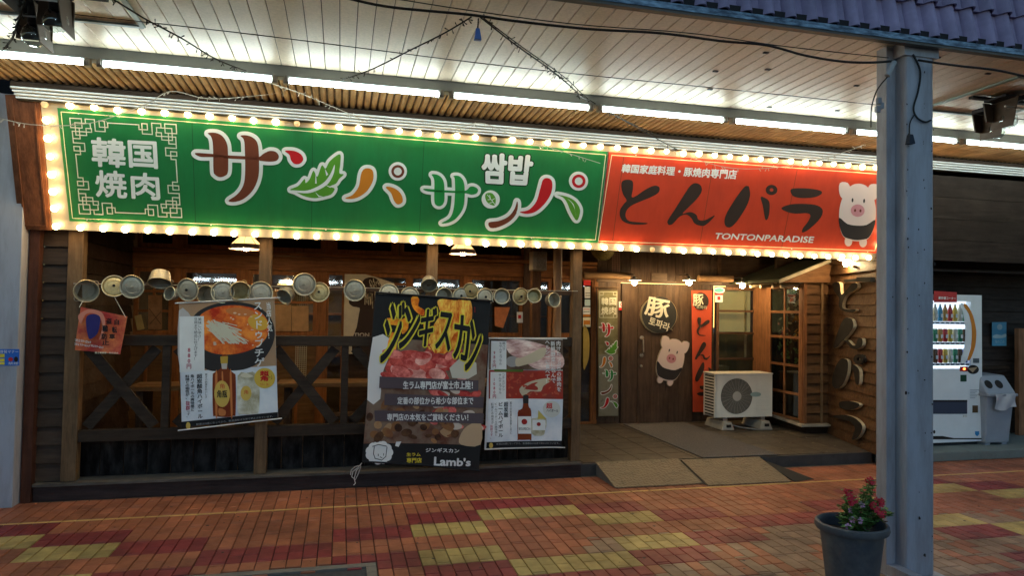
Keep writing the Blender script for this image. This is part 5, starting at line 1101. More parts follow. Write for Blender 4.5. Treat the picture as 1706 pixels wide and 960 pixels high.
# knotty log post and square inner post
c = at(929,450,1,7.0); mb = MB(); mb.lathe([(.052,.11),(.045,.6),(.05,1.2),(.043,1.7),(.048,2.05),(.045,2.62)],(c[0],7.0,0),'z',14)
tag(mb.build('log_post',mat('peeled_log',(.38,.22,.11),.55,var=.3,scale=3,col2=(.20,.10,.05),stretch=(3,3,.6)),smooth=True),'peeled knotty log post standing between the loudspeaker and the last tall post','post')
c = at(894,500,1,7.36); mb = MB(); mb.box(c[0]-.05,c[0]+.05,7.36,7.46,.11,2.62); tag(mb.build('inner_post',wood('inner_post_wood',(.12,.06,.03),along='z'),bevel=.004),'dark square post behind the loudspeaker','post')
# bench table and stools
def veranda_table(x, y, lab):
    t = thing('table', (x,y,FZ), lab, 'table', 'timber tables on the veranda')
    for i in range(3): mb = MB(); mb.box(-.55,.55,-.22+i*.15,-.075+i*.15,.66,.70); mb.build('table_board',winside,t,local=True)
    for s in (-.45,.45): mb = MB(); mb.box(s-.03,s+.03,-.18,.18,0,.655); mb.build('leg',wdarkz,t,local=True)
    mb = MB(); mb.box(-.42,.42,-.03,.03,.2,.26); mb.build('stretcher',wdark,t,local=True)
veranda_table(-1.35,7.25,'timber table behind the left fence bay'); veranda_table(-.05,7.4,'timber table behind the middle fence bay'); veranda_table(1.6,7.3,'timber table behind the two right posters')
def stool(x, y, lab):
    t = thing('stool', (x,y,FZ), lab, 'stool', 'dark wooden stools')
    mb = MB(); mb.box(-.15,.15,-.13,.13,.40,.44); mb.build('seat',wdark,t,local=True,bevel=.006)
    for a in (-.11,.11):
        for b_ in (-.09,.09): mb = MB(); mb.box(a-.03,a+.03,b_-.025,b_+.025,0,.398); mb.build('leg',wdarkz,t,local=True)
    mb = MB(); mb.box(-.08,.08,-.015,.015,.18,.22); mb.build('stretcher',wdark,t,local=True)
stool(.02,6.85,'dark stool seen through the crossed braces of the middle bay'); stool(-1.0,6.9,'dark stool behind the soup poster end of the left bay'); stool(1.35,6.8,'dark stool behind the black poster')
# ================================================================== RAMP, MAT, AIR CONDITIONER
mplate = mat('chequer_plate',(.26,.20,.13),.5,.3,var=.45,scale=9,bump=.25,col2=(.15,.115,.075))
nt_ = mplate.node_tree; bs = nt_.nodes['Principled BSDF']; tc = nt_.nodes.new('ShaderNodeTexCoord'); wv = nt_.nodes.new('ShaderNodeTexVoronoi'); wv.inputs['Scale'].default_value = 42; wv.distance = 'CHEBYCHEV'
mp = nt_.nodes.new('ShaderNodeMapping'); mp.inputs['Rotation'].default_value = (0,0,.785); nt_.links.new(tc.outputs['Object'],mp.inputs[0]); nt_.links.new(mp.outputs[0],wv.inputs[0])
bp = nt_.nodes.new('ShaderNodeBump'); bp.inputs['Strength'].default_value = 1; bp.inputs['Distance'].default_value = .012; nt_.links.new(wv.outputs['Distance'],bp.inputs['Height']); nt_.links.new(bp.outputs[0],bs.inputs['Normal'])
def ramp(tl, tr, br, bl, lab):
    a, b_ = at(*tl,2,FZ+.02), at(*tr,2,FZ+.02); c, d = at(*br,2,.012), at(*bl,2,.012)
    y0 = (a[1]+b_[1])/2; y1 = (c[1]+d[1])/2; xa, xb = (a[0]+d[0])/2, (b_[0]+c[0])/2
    t = thing('ramp_plate',((xa+xb)/2,(y0+y1)/2,0),lab,'ramp','chequer plate ramps up to the entrance')
    mb = MB(); P = lambda x,y,z: (x,y,z)
    mb.hexa([(xa,y1,.004),(xb,y1,.004),(xb,y0,FZ+.012),(xa,y0,FZ+.012),(xa,y1,.012),(xb,y1,.012),(xb,y0,FZ+.020),(xa,y0,FZ+.020)]); mb.build('plate',mplate,t)
    for x in (xa+.004,xb-.010):
        mb = MB(); mb.add([(x,y1+.02,0),(x,y0+.0,0),(x,y0,FZ+.010),(x+.006,y1+.02,0),(x+.006,y0,0),(x+.006,y0,FZ+.010)],[(0,1,2),(3,5,4),(0,3,4,1),(1,4,5,2),(2,5,3,0)]); mb.build('side_plate',mat('ramp_side',(.16,.15,.14),.6,.3),t)
    return xa, xb, y0, y1
ramp((988,769),(1129,766),(1177,806),(1026,812),'left patterned metal ramp plate leading up to the entrance'); R2 = ramp((1131,766),(1265,762),(1322,803),(1181,808),'right patterned metal ramp plate leading up to the entrance')
a,b_,c,d = at(1290,768,2,.05),at(1320,777,2,.012),at(1357,799,2,.006),at(1324,803,2,.006); mb = MB(); mb.add([(4.17,6.24,.10),(4.32,6.24,.05),tuple(c),tuple(d),(4.17,6.24,.0),(4.32,6.24,.0)],[(0,1,2,3),(0,3,4),(1,5,2)])
tag(mb.build('rubber_wedge',flat('dark_rubber',(.03,.028,.026),.7),None),'dark rubber wedge lying against the right edge of the ramp','wedge')
q = [at(*p,2,FZ+.008) for p in ((1048,706),(1168,705),(1267,760),(1150,763))]; x0,x1,y0,y1 = q[0][0],q[1][0],q[2][1],q[0][1]
x0 = (q[0][0]+q[3][0])/2; x1 = (q[1][0]+q[2][0])/2
mb = MB(); mb.box(x0,x1,y0,BY-.12,FZ+.007,FZ+.016); tag(mb.build('door_mat',mat('mat_carpet',(.105,.092,.085),.95,var=.5,scale=120,bump=.8),bevel=.004),'long grey brown mat on the deck in front of the door','mat')
ACY = 7.75; c0 = at(1193,694,1,ACY); c1 = at(1287,622,1,ACY); ax0, ax1, az0, az1 = 4.575, 5.372, .262, .80
AC = thing('air_conditioner',((ax0+ax1)/2,ACY,FZ),'white outdoor air conditioner unit with round fan grille under the right window','air conditioner')
mac = mat('ac_white',(.76,.71,.62),.45,var=.06,scale=4)
mb = MB(); mb.box(ax0,ax1,ACY+.012,ACY+.29,az0,az1); mb.build('casing',mac,AC,bevel=.008)
S = ysurf(ACY+.004); fx = ax0+.285; fz = (az0+az1)/2-.003; R0 = .222
def plate_with_hole(y, x0, x1, z0, z1, cx, cz, r, m, name, par):
    mb = MB(); n = 40; inn = [(cx+r*math.cos(a), cz+r*math.sin(a)) for a in np.linspace(0,2*math.pi,n+1)[:-1]]; out = []
    for a in np.linspace(0,2*math.pi,n+1)[:-1]:
        dx, dz = math.cos(a), math.sin(a); t_ = min(((x1-cx)/dx if dx > 1e-6 else (x0-cx)/dx if dx < -1e-6 else 1e9), ((z1-cz)/dz if dz > 1e-6 else (z0-cz)/dz if dz < -1e-6 else 1e9)); out.append((cx+dx*t_, cz+dz*t_))
    vs = [(x,y,z) for x,z in inn+out] + [(x,y+.012,z) for x,z in inn+out]
    fs = [(i,(i+1)%n,n+(i+1)%n,n+i) for i in range(n)] + [(i,2*n+i,2*n+(i+1)%n,(i+1)%n) for i in range(n)]
    # corners
    cs = [(x0,z0),(x1,z0),(x1,z1),(x0,z1)]
    for c_ in cs:
        ds = sorted(range(n), key=lambda i: (out[i][0]-c_[0])**2+(out[i][1]-c_[1])**2)[:6]
        ex = [i for i in ds if abs(out[i][0]-c_[0]) < 1e-6]; ez = [i for i in ds if abs(out[i][1]-c_[1]) < 1e-6]
        if ex and ez and ex[0] != ez[0]: vs.append((c_[0],y,c_[1])); fs.append((n+ex[0],len(vs)-1,n+ez[0]))
    mb.add(vs,fs); return mb.build(name,m,par)
plate_with_hole(ACY, ax0+.003, ax1-.003, az0+.003, az1-.003, fx, fz, R0, mac, 'front_plate', AC)
mb = MB(); mb.lathe([(R0,-.001),(R0-.003,-.006)],(fx,ACY+.001,fz),'y',40); mb.add([(fx+R0*math.cos(a),ACY+.009,fz+R0*math.sin(a)) for a in np.linspace(0,2*math.pi,33)[:-1]],[tuple(range(32))]); mb.build('fan_well',flat('fan_dark',(.025,.02,.018)),AC)
mg = flat('fan_grille_grey',(.27,.24,.20)); mb = MB()
for r_ in np.linspace(.072,R0,12): mb.lathe([(r_-.0038,.006),(r_+.0032,.006)],(fx,ACY+.006,fz),'y',40)
for i in range(24):
    a = 2*math.pi*i/24; mb.bar((fx+.06*math.cos(a),ACY-.001,fz+.06*math.sin(a)),(fx+R0*math.cos(a+.10),ACY-.001,fz+R0*math.sin(a+.10)),.003,.004,up=(0,1,0))
mb.build('fan_grille',mg,AC); mb = MB(); mb.lathe([(.062,.008),(.060,.014),(1e-5,.016)],(fx,ACY+.004,fz),'y',28); mb.build('fan_hub',mat('hub_grey',(.45,.40,.34),.5,var=.05),AC)
for i in range(14): 
    z = az0+.05+i*.034
    if 6 <= i <= 8: continue
    mb = MB(); mb.box(ax0+.565,ax1-.03,ACY-.005,ACY-.001,z,z+.010); mb.build('rib',mac,AC)
mb = MB(); S = ysurf(ACY-.002)
shape(S,'nameplate',ellipse(1259,657.5,9,4,20),.002,mat('silver_badge',(.35,.45,.42),.3,.3),AC,sm=0)
for i in range(13):
    z = az0+.04+i*.037; mb = MB(); mb.box(ax0-.012,ax0-.001,ACY+.03,ACY+.26,z,z+.018); mb.build('side_louver',mac,AC)
mb = MB(); mb.box(ax0-.010,ax0-.001,ACY+.02,ACY+.27,az0+.02,az1-.02); mb.build('side_recess',flat('fan_dark',(.025,.02,.018)),AC)
for y_ in (ACY+.012,ACY+.262): mb = MB(); mb.box(ax0-.016,ax0-.001,y_,y_+.022,az0,az1); mb.build('side_frame',mac,AC)
mb = MB(); mb.box(ax0-.018,ax1+.006,ACY-.008,ACY+.30,az1+.001,az1+.016); mb.build('top_lid',mac,AC,bevel=.005)
mb = MB(); mb.box(ax1+.001,ax1+.03,ACY+.06,ACY+.2,az0+.06,az0+.26); mb.build('valve_cover',mac,AC,bevel=.006)
mfoot = mat('resin_foot',(.40,.35,.28),.7,var=.15)
for x in (ax0+.13,ax1-.13):
    mb = MB(); P = [(x-.09,ACY-.06,FZ+.007),(x+.09,ACY-.06,FZ+.007),(x+.09,ACY+.36,FZ+.007),(x-.09,ACY+.36,FZ+.007),(x-.055,ACY-.05,FZ+.105),(x+.055,ACY-.05,FZ+.105),(x+.055,ACY+.35,FZ+.105),(x-.055,ACY+.35,FZ+.105)]; mb.hexa(P); o = mb.build('foot',mfoot,AC,bevel=.006)
    mb = MB(); mb.box(x-.02,x+.04,ACY-.068,ACY-.056,FZ+.04,FZ+.075); mb.build('slot',flat('fan_dark',(.025,.02,.018)),o); mb = MB(); mb.box(x-.03,x+.03,ACY+.01,ACY+.25,FZ+.106,az0-.001); mb.build('bracket',alu,o)
# things behind the bay panes
random.seed(14)
def vine(c, n, cols, lab, nm='hanging_plant'):
    t = thing(nm, c, lab, 'plant' if nm == 'hanging_plant' else 'ornament')
    for k,(m,sz,cnt,nm2) in enumerate(cols):
        mb = MB()
        for i in range(cnt):
            p = Vector(c)+Vector((random.uniform(-.05,.05),random.uniform(-.10,.10),random.uniform(-.16,.16))); a = random.uniform(0,6.28); u = Vector((math.cos(a)*.3,math.sin(a),random.uniform(-.5,.5))).normalized()*sz; w = Vector((random.uniform(-.3,.3),random.uniform(-.5,.5),1)).normalized()*sz*.6
            mb.add([p-u,p-w,p+u,p+w],[(0,1,2,3)])
        mb.build(nm2,m,t,kind='stuff')
glf = mat('dim_leaf',(.12,.17,.05),.6,var=.3); gpk = flat('dry_flower_pink',(.45,.14,.12)); gor = flat('dry_flower_orange',(.6,.25,.05)); gst = flat('dry_straw',(.42,.34,.2))
vine((5.62,7.55,1.08),0,[(glf,.035,26,'leaf')],'pale green leaves behind the lower right panes of the bay'); vine((5.62,7.85,1.10),0,[(glf,.035,26,'leaf')],'pale green leaves behind the lower left panes of the bay')
vine((5.62,7.57,1.40),0,[(gor,.04,14,'flower'),(gst,.03,14,'straw')],'orange dried flowers behind the right middle pane of the bay','dried_flowers'); vine((5.62,7.86,1.42),0,[(gpk,.035,14,'flower'),(gst,.03,12,'straw')],'pink dried flowers behind the left middle pane of the bay','dried_flowers'); vine((5.62,7.7,1.74),0,[(gst,.04,34,'straw')],'bundle of dry straw behind the top panes of the bay','dried_flowers')
mb = MB(); mb.box(5.72,5.74,7.4,8.4,.25,1.95); mb.build('bay_back',wdark,BLD)

# ================================================================== NEIGHBOUR ON THE RIGHT
NB_ = thing('neighbour_building', (7.6,6.9,0), 'dark plank fronted shop to the right with brown fascia board', 'building')
mb = MB(); mb.hexa([(5.57,6.16,0),(9.8,6.16,0),(9.8,8.0,0),(6.36,8.0,0),(5.57,6.16,.10),(9.8,6.16,.10),(9.8,8.0,.10),(6.36,8.0,.10)]); mb.build('kerb_platform',mat('kerb_concrete',(.20,.22,.20),.8,var=.3,scale=9,bump=.3,col2=(.13,.15,.14)),NB_,bevel=.01)
wneigh = wood('neighbour_siding',(.050,.032,.026))
w = plank_wall('wall','plank',(5.96,7.06),(9.8,7.06),.1,2.95,.155,wneigh,parent=NB_,out=(0,-1))
mb = MB(); mb.hexa([(5.605,6.16,.101),(5.63,6.16,.101),(5.93,7.05,.101),(5.90,7.05,.101),(5.605,6.16,2.95),(5.63,6.16,2.95),(5.93,7.05,2.95),(5.90,7.05,2.95)]); mb.build('return_wall',wneigh,NB_)
ft, fb = (5.87,3.06), (6.13,2.19)
for i in range(4):
    a0, a1 = i/4, (i+1)/4 - .004; ya, za = fb[0]+(ft[0]-fb[0])*a0, fb[1]+(ft[1]-fb[1])*a0; yb, zb = fb[0]+(ft[0]-fb[0])*a1, fb[1]+(ft[1]-fb[1])*a1
    mb = MB(); mb.hexa([(5.615,ya,za),(9.8,ya,za),(9.8,ya+.05,za),(5.615,ya+.05,za),(5.615,yb,zb),(9.8,yb,zb),(9.8,yb+.05,zb),(5.615,yb+.05,zb)]); mb.build('fascia_board',wood('fascia_wood',(.052,.036,.028),rnd=.08),NB_)
mb = MB(); mb.box(5.615,9.8,6.19,7.05,2.28,2.31); mb.build('soffit',wdark,NB_)
mb = MB(); mb.tube([(5.62,6.62,2.125),(9.8,6.62,2.125)],.016,8); mb.build('pipe',mat('dull_pipe',(.16,.15,.14),.5,.4),NB_)
mb = MB(); mb.box(8.27,8.75,6.86,6.92,.1,1.44); mb.build('side_panel',wood('bright_panel',(.26,.12,.06),along='z'),NB_,bevel=.004)
mb = MB(); mb.box(7.30,8.26,6.98,7.03,.92,.96); mb.build('ledge',wdark,NB_)
mb = MB(); mb.box(5.6,9.8,8.0,8.05,0,4.7); mb.build('rear_wall',wdark,NB_)
# vending machine
VX0, VX1, VY, VZ0, VZ1 = 6.22, 7.235, 6.45, .14, 1.83
VM = thing('vending_machine', ((VX0+VX1)/2,6.75,.1), 'white drink vending machine partly hidden by the blue column, beside a recycling bin', 'vending machine')
mv = mat('vending_white',(.80,.83,.86),.35,var=.03,coat=.3)
mb = MB(); mb.box(VX0,VX1,VY+.07,VY+.62,VZ0,VZ1); mb.build('body',mv,VM,bevel=.01)
mb = MB(); mb.box(VX0+.02,VX1-.02,VY+.05,VY+.6,.101,VZ0-.002); mb.build('plinth',flat('plinth_dark',(.03,.03,.035)),VM)
wx1, wz0, wz1 = VX1-.155, .98, 1.755
mb = MB(); mb.box(VX0,VX1,VY,VY+.068,VZ0,wz0-.001); mb.box(VX1-.155,VX1,VY,VY+.068,wz0,VZ1); mb.box(VX0,VX0+.03,VY,VY+.068,wz0,VZ1); mb.box(VX0+.0305,VX1-.1555,VY,VY+.068,wz1,VZ1); mb.build('door',mv,VM)
mb = MB(); mb.box(VX0+.03,wx1,VY+.066,VY+.0695,wz0,wz1); mb.build('display_back',mat('display_white',(.75,.8,.85),.5,var=0,emit=(.8,.92,1),es=.55),VM)
cols = [(.03,.20,.10),(.42,.03,.03),(.05,.10,.35),(.55,.52,.45),(.45,.22,.04),(.12,.05,.02),(.55,.42,.06),(.05,.25,.4)]
random.seed(31)
for r_, (z, h, kind) in enumerate(((1.52,.20,'bottle'),(1.285,.15,'can'),(1.045,.16,'can'))):
    mb = MB(); mb.box(VX0+.035,wx1-.004,VY+.006,VY+.064,z-.030,z-.004); sh = mb.build('shelf',mat('shelf_white',(.7,.75,.8),.4,var=0),VM)
    for i in range(11):
        x = wx1-.05-i*.070; c = cols[(i*3+r_*5+int(i>5)) % 8]; m = mat('drink_%d' % cols.index(c), c, .25, var=.05); mb = MB(); R_ = .026
        if kind == 'bottle': mb.lathe([(R_,0),(R_,h*.6),(R_*.85,h*.72),(R_*.42,h*.86),(R_*.42,h*.92)],(x,VY+.035,z),'z',12); mb.lathe([(R_*.46,h*.92),(R_*.46,h),(1e-5,h)],(x,VY+.035,z),'z',12,k=1)
        else: mb.lathe([(R_*.85,0),(R_,.01),(R_,h*.92),(R_*.8,h),(1e-5,h-.004)],(x,VY+.035,z),'z',12)
        mb.add([(x-.016,VY+.0085,z+.045),(x+.016,VY+.0085,z+.045),(x+.016,VY+.0085,z+.085),(x-.016,VY+.0085,z+.085)],[(0,1,2,3)],1)
        mb.build('drink',[m,white],sh,smooth=True)
        mb = MB(); mb.box(x-.018,x+.018,VY-.002,VY+.005,z-.024,z-.010); mb.build('button',flat('button_dark',(.02,.03,.06)),sh)
mb = MB(); mb.box(VX0+.031,wx1-.002,VY+.001,VY+.0045,wz0+.002,wz1-.001); mb.build('glass_front',glassmat('vending_glass',(.95,.97,1),.02),VM)
S = ysurf(VY-.001)
shape(S,'orange_arc',[(1606,506),(1612,510),(1620,525),(1625,545),(1626,560),(1624,578),(1618,595),(1614,601),(1612,598),(1617,580),(1619,560),(1618,540),(1613,522),(1606,512)],.004,flat('arc_orange',(.62,.22,.03)),VM,sm=3,thick=.003)
shape(S,'white_arc',[(1600,506),(1606,508),(1612,522),(1617,540),(1618,560),(1616,580),(1611,598),(1608,604),(1600,604),(1606,580),(1608,560),(1607,540),(1604,520)],.003,mv,VM,sm=3,thick=.002)
quad(S,'coin_panel',(1599,611,1612,619),.003,flat('coin_red',(.4,.03,.02)),VM,thick=.003); shape(S,'coin_slot',ellipse(1621,616,9.5,7.5,24),.003,flat('fan_dark',(.025,.02,.018)),VM,sm=0,thick=.003); shape(S,'red_lamp',ellipse(1606,615,2.2,1.8,12),.0045,mat('red_lamp',(.6,.1,.02),.4,var=0,emit=(1,.15,.03),es=4),VM,sm=0)
quad(S,'display',(1600,625,1610,636),.003,flat('display_green',(.02,.07,.04)),VM,thick=.003); quad(S,'lock',(1621,597.5,1631,605),.003,flat('lock_grey',(.10,.12,.14)),VM,thick=.003)
shape(S,'arc_line',[(1612,614),(1628,612),(1620,621)],.0045,flat('slot_tan',(.4,.28,.18)),VM,sm=0)
quad(S,'outlet_flap',[(1540,667),(1611,667),(1611,690),(1540,690)],.003,flat('flap_dark',(.05,.06,.10)),VM,thick=.003); quad(S,'outlet_edge',(1540,667,1611,670),.0045,flat('fan_dark',(.025,.02,.018)),VM)
quad(S,'coin_return',(1620,676,1629,688),.003,flat('return_bronze',(.10,.06,.03)),VM,thick=.003); quad(S,'outlet_tag',(1603,691,1611,696),.0032,white,VM)
text(S,'おつり',(1604,692,1610,695),.0045,black,VM); quad(S,'lower_edge',(1540,730.5,1637,732.5),.003,flat('fan_dark',(.025,.02,.018)),VM); shape(S,'lower_curve',[(1540,727),(1570,727),(1592,731),(1540,731)],.0032,flat('fan_dark',(.025,.02,.018)),VM,sm=0)
shape(S,'shield_mark',[(1624,719),(1631,719),(1631,724),(1627.5,727.5),(1624,724)],.003,flat('mark_blue',(.04,.25,.55)),VM,sm=0)
mb = MB()
for i in range(6): line(S,mb,(1616,650+i*2.6),(1630-(i%3)*3,650+i*2.6),.9,.003)
mb.build('small_print',flat('print_grey',(.35,.4,.45)),VM,kind='stuff')
S2 = ysurf(VY-.03); quad(S2,'topper',[(1556,485),(1594,487),(1594,504),(1556,504)],.002,flat('topper_red',(.50,.05,.05)),VM,thick=.004); text(S2,'最安値コーナー',[(1563,494),(1592,495),(1592,500),(1563,499)],.0035,white,VM,bold=.02)
# recycling bin
c0 = at(1642,744,1,6.38); c1 = at(1686,744,1,6.38); bx0, bx1 = c0[0]+.0, c1[0]; BN = thing('recycling_bin',((bx0+bx1)/2,6.55,.1),'grey plastic recycling bin with two round holes and a bag over its lid','bin')
mbn = mat('bin_plastic',(.30,.32,.37),.5,var=.06); mbl = mat('bin_lid_plastic',(.30,.30,.33),.45,var=.1)
mb = MB(); mb.hexa([(bx0+.02,6.40,.125),(bx1-.02,6.40,.125),(bx1-.02,6.72,.125),(bx0+.02,6.72,.125),(bx0,6.36,.70),(bx1+.02,6.36,.70),(bx1+.02,6.76,.70),(bx0,6.76,.70)]); mb.build('body',mbn,BN,bevel=.015)
mb = MB(); mb.hexa([(bx0-.015,6.34,.69),(bx1+.03,6.34,.69),(bx1+.03,6.78,.72),(bx0-.015,6.78,.72),(bx0+.0,6.46,.90),(bx1-.01,6.46,.90),(bx1-.01,6.76,.91),(bx0+.0,6.76,.91)]); mb.build('lid',mbn,BN,bevel=.02)
mb = MB(); mb.hexa([(bx0-.02,6.325,.665),(bx1+.035,6.325,.665),(bx1+.035,6.79,.665),(bx0-.02,6.79,.665),(bx0-.02,6.325,.70),(bx1+.035,6.325,.70),(bx1+.035,6.79,.70),(bx0-.02,6.79,.70)]); mb.build('rim',mbl,BN,bevel=.01)
sl_ = Vector((0,-.21,.12)).normalized()
for x in (bx0+.07,bx0+.22):
    mb = MB(); R_ = Vector((0,0,1)).rotation_difference(Vector((0,-.87,.5))).to_matrix(); mb.lathe([(1e-5,.004),(.040,.004),(.047,.007),(.052,.004),(.052,-.01)],(x,6.404,.80),'z',18,rot=R_); mb.build('hole',flat('fan_dark',(.025,.02,.018)),BN)
mb = MB(); n = 9
vs = []
for j in range(n):
    for i in range(n):
        a, b2 = i/(n-1), j/(n-1); vs.append((bx0+.07+(bx1-bx0-.08)*a, 6.318-.012*math.sin(9*a+4*b2), .70-.17*b2-.02*math.sin(5*a)*b2))
mb.add(vs,[(j*n+i,j*n+i+1,(j+1)*n+i+1,(j+1)*n+i) for j in range(n-1) for i in range(n-1)]); mb.build('bag',mat('clear_bag',(.50,.49,.52),.3,var=.1),BN,smooth=True)
for x in (bx0+.04,bx1-.10): mb = MB(); mb.box(x,x+.07,6.42,6.7,.1005,.124); mb.build('foot',mbn,BN)
t = thing('wall_poster', at(1665,577,1,7.02), 'small pale blue poster on the dark wall above the recycling bin', 'poster'); S = ysurf(7.02)
quad(S,'sheet',(1652.5,537,1676.5,576.5),.002,mat('sky_blue_print',(.10,.36,.55),.5,var=.05),t,thick=.002); shape(S,'print',ellipse(1665,545,4.5,5,16),.004,flat('pale_print',(.45,.6,.65)),t,sm=0); shape(S,'print',[(1654,560),(1660,557),(1668,559),(1675,556),(1675,562),(1664,564),(1654,563)],.004,MT['pale_print'],t,sm=2); text(S,'海のごみ',(1657,567,1673,572),.004,MT['pale_print'],t)
# ================================================================== FLOWER POT
pc = at(1412,885,2,.36); pc = np.array([2.93,3.46,0]); q = M @ (np.array([pc[0],pc[1],.36])-EYE)
FP = thing('flower_pot', pc, 'dark grey round plastic flower pot standing on the tiles by the blue column', 'flower pot')
mpot = mat('pot_plastic',(.055,.062,.075),.5,var=.2,scale=9,bump=.1,dirt=.9,dscale=7,dcol=(2.2,1.9,1.5)); random.seed(9)
mb = MB(); mb.lathe([(.135,0),(.172,.33),(.196,.335),(.202,.35),(.198,.372),(.186,.378),(.178,.372),(.170,.35),(.160,.27),(.13,.02),(.135,0)],(pc[0],pc[1],0),'z',40); mb.build('pot',mpot,FP,smooth=True)
mb = MB(); n = 24; vs = [(pc[0],pc[1],.315)]
for r_ in (.07,.12,.165): vs += [(pc[0]+r_*math.cos(a),pc[1]+r_*math.sin(a),.31+random.uniform(-.008,.01)) for a in np.linspace(0,2*math.pi,n+1)[:-1]]
fs = [(0,1+i,1+(i+1)%n) for i in range(n)] + [(1+k*n+i,1+(k+1)*n+i,1+(k+1)*n+(i+1)%n,1+k*n+(i+1)%n) for k in range(2) for i in range(n)]
mb.add(vs,fs); mb.build('soil',mat('soil',(.035,.022,.014),.95,var=.5,scale=40,bump=.8),FP)
PL = thing('vinca_plant', (pc[0]+.03,pc[1],.315), 'flowering plant with red and pink blooms growing in the dark pot', 'plant')
def leafq(mb, p, d, n_, L, Wd, k=0):
    d = Vector(d).normalized(); s = d.cross(Vector(n_)).normalized(); up = s.cross(d)
    p = Vector(p); mb.add([p, p+d*L*.35+s*Wd+up*.004, p+d*L*.8+s*Wd*.7, p+d*L, p+d*L*.8-s*Wd*.7, p+d*L*.35-s*Wd+up*.004, p+d*L*.5-up*.004],[(0,1,6),(1,2,6),(2,3,6),(3,4,6),(4,5,6),(5,0,6)],k)
def pp(px, py, dy=0): return Vector(at(px,py,1,pc[1]+dy))
stems = []
heads = [(1412,822,0,'red'),(1450,802,.0,'red'),(1420,832,-.05,'red'),(1417,838,-.07,'red'),(1452,842,-.05,'red'),(1464,838,-.04,'red'),(1463,852,-.07,'red'),(1470,858,-.03,'red'),(1445,838,.05,'red'),(1436,842,-.06,'pink'),(1420,867,-.10,'pink'),(1433,868,-.12,'pink'),(1417,851,-.05,'pink'),(1413,878,-.1,'pink'),(1448,851,-.02,'pink'),
 (1402,845,0,''),(1400,858,.02,''),(1402,865,-.03,''),(1440,820,0,''),(1448,815,.03,''),(1455,812,0,''),(1430,850,.02,''),(1440,860,.05,''),(1470,870,0,''),(1478,852,.03,''),(1482,858,0,''),(1425,842,.03,''),(1458,862,.03,''),(1410,838,.02,''),(1434,832,.02,'')]
base = Vector((pc[0]+.035,pc[1],.31))
glv = mat('plant_leaf',(.12,.24,.055),.45,var=.3,scale=20,rnd=.2); gdk = mat('bronze_leaf',(.10,.045,.03),.5,var=.3); gpe = mat('yellow_leaf',(.26,.26,.06),.5,var=.2)
fr = mat('petal_red',(.62,.008,.03),.5,var=.1); fpk = mat('petal_pink',(.66,.30,.50),.5,var=.05); fcy = flat('flower_eye',(.6,.5,.05))
lb = MB(); lc_ = 0; leaves = []
for (px,py,dy,kind) in heads:
    h = pp(px,py,dy); mid = (base+h)/2 + Vector((random.uniform(-.03,.03),random.uniform(-.03,.03),.03)); b0 = base+Vector((random.uniform(-.05,.05),random.uniform(-.05,.05),0))
    pts = [b0*(1-t_)**2+mid*2*t_*(1-t_)+h*t_*t_ for t_ in np.linspace(0,1,7)]
    mb = MB(); mb.tube(pts,[.0035-.0003*i for i in range(7)],5); mb.build('stem',mat('stem_green',(.10,.11,.04),.6),PL)
    for i in range(1,7):
        for s in range(7):
            a = random.uniform(0,6.28); d = Vector((math.cos(a),math.sin(a),random.uniform(-.1,.6))); leaves.append((pts[i]+Vector((random.uniform(-.006,.006),0,random.uniform(-.01,.01))),d,random.uniform(.024,.046)))
    if kind:
        for q_ in range(1 if kind == 'pink' else 5):
            c = h+Vector((random.uniform(-.014,.014),random.uniform(-.014,.01),random.uniform(-.012,.014)))*(1 if kind == 'red' else 0); mb = MB(); R_ = .017
            nn = Vector((random.uniform(-.5,.3),-1,random.uniform(0,.7))).normalized(); u = nn.orthogonal().normalized(); w = nn.cross(u)
            for j in range(5):
                a = 2*math.pi*j/5+random.uniform(-.1,.1); d = u*math.cos(a)+w*math.sin(a); s = nn.cross(d); mb.add([c,c+d*R_*.5+s*R_*.34,c+d*R_+s*R_*.42+nn*.003,c+d*R_*1.08+nn*.001,c+d*R_-s*R_*.42+nn*.003,c+d*R_*.5-s*R_*.34],[(0,1,2,3),(0,3,4,5)])
            mb.add([c+nn*.002+(u*math.cos(a)+w*math.sin(a))*.0025 for a in np.linspace(0,6.28,7)[:-1]],[tuple(range(6))],1); mb.build('flower',[fr if kind == 'red' else fpk,fcy],PL,auto=False)
random.shuffle(leaves)
for i,(p,d,L) in enumerate(leaves[:250]):
    low = (p.z < .45); m = gdk if (low and random.random() < .3) else gpe if random.random() < .16 else glv
    mb = MB(); leafq(mb,p,d,(0,0,1),L,L*.30); mb.build('leaf',m,PL,auto=False)
mb = MB()
for p,d,L in leaves[250:]: leafq(mb,p,d,(0,0,1),L,L*.3)
mb.build('small_leaves',glv,PL,kind='stuff',auto=False)
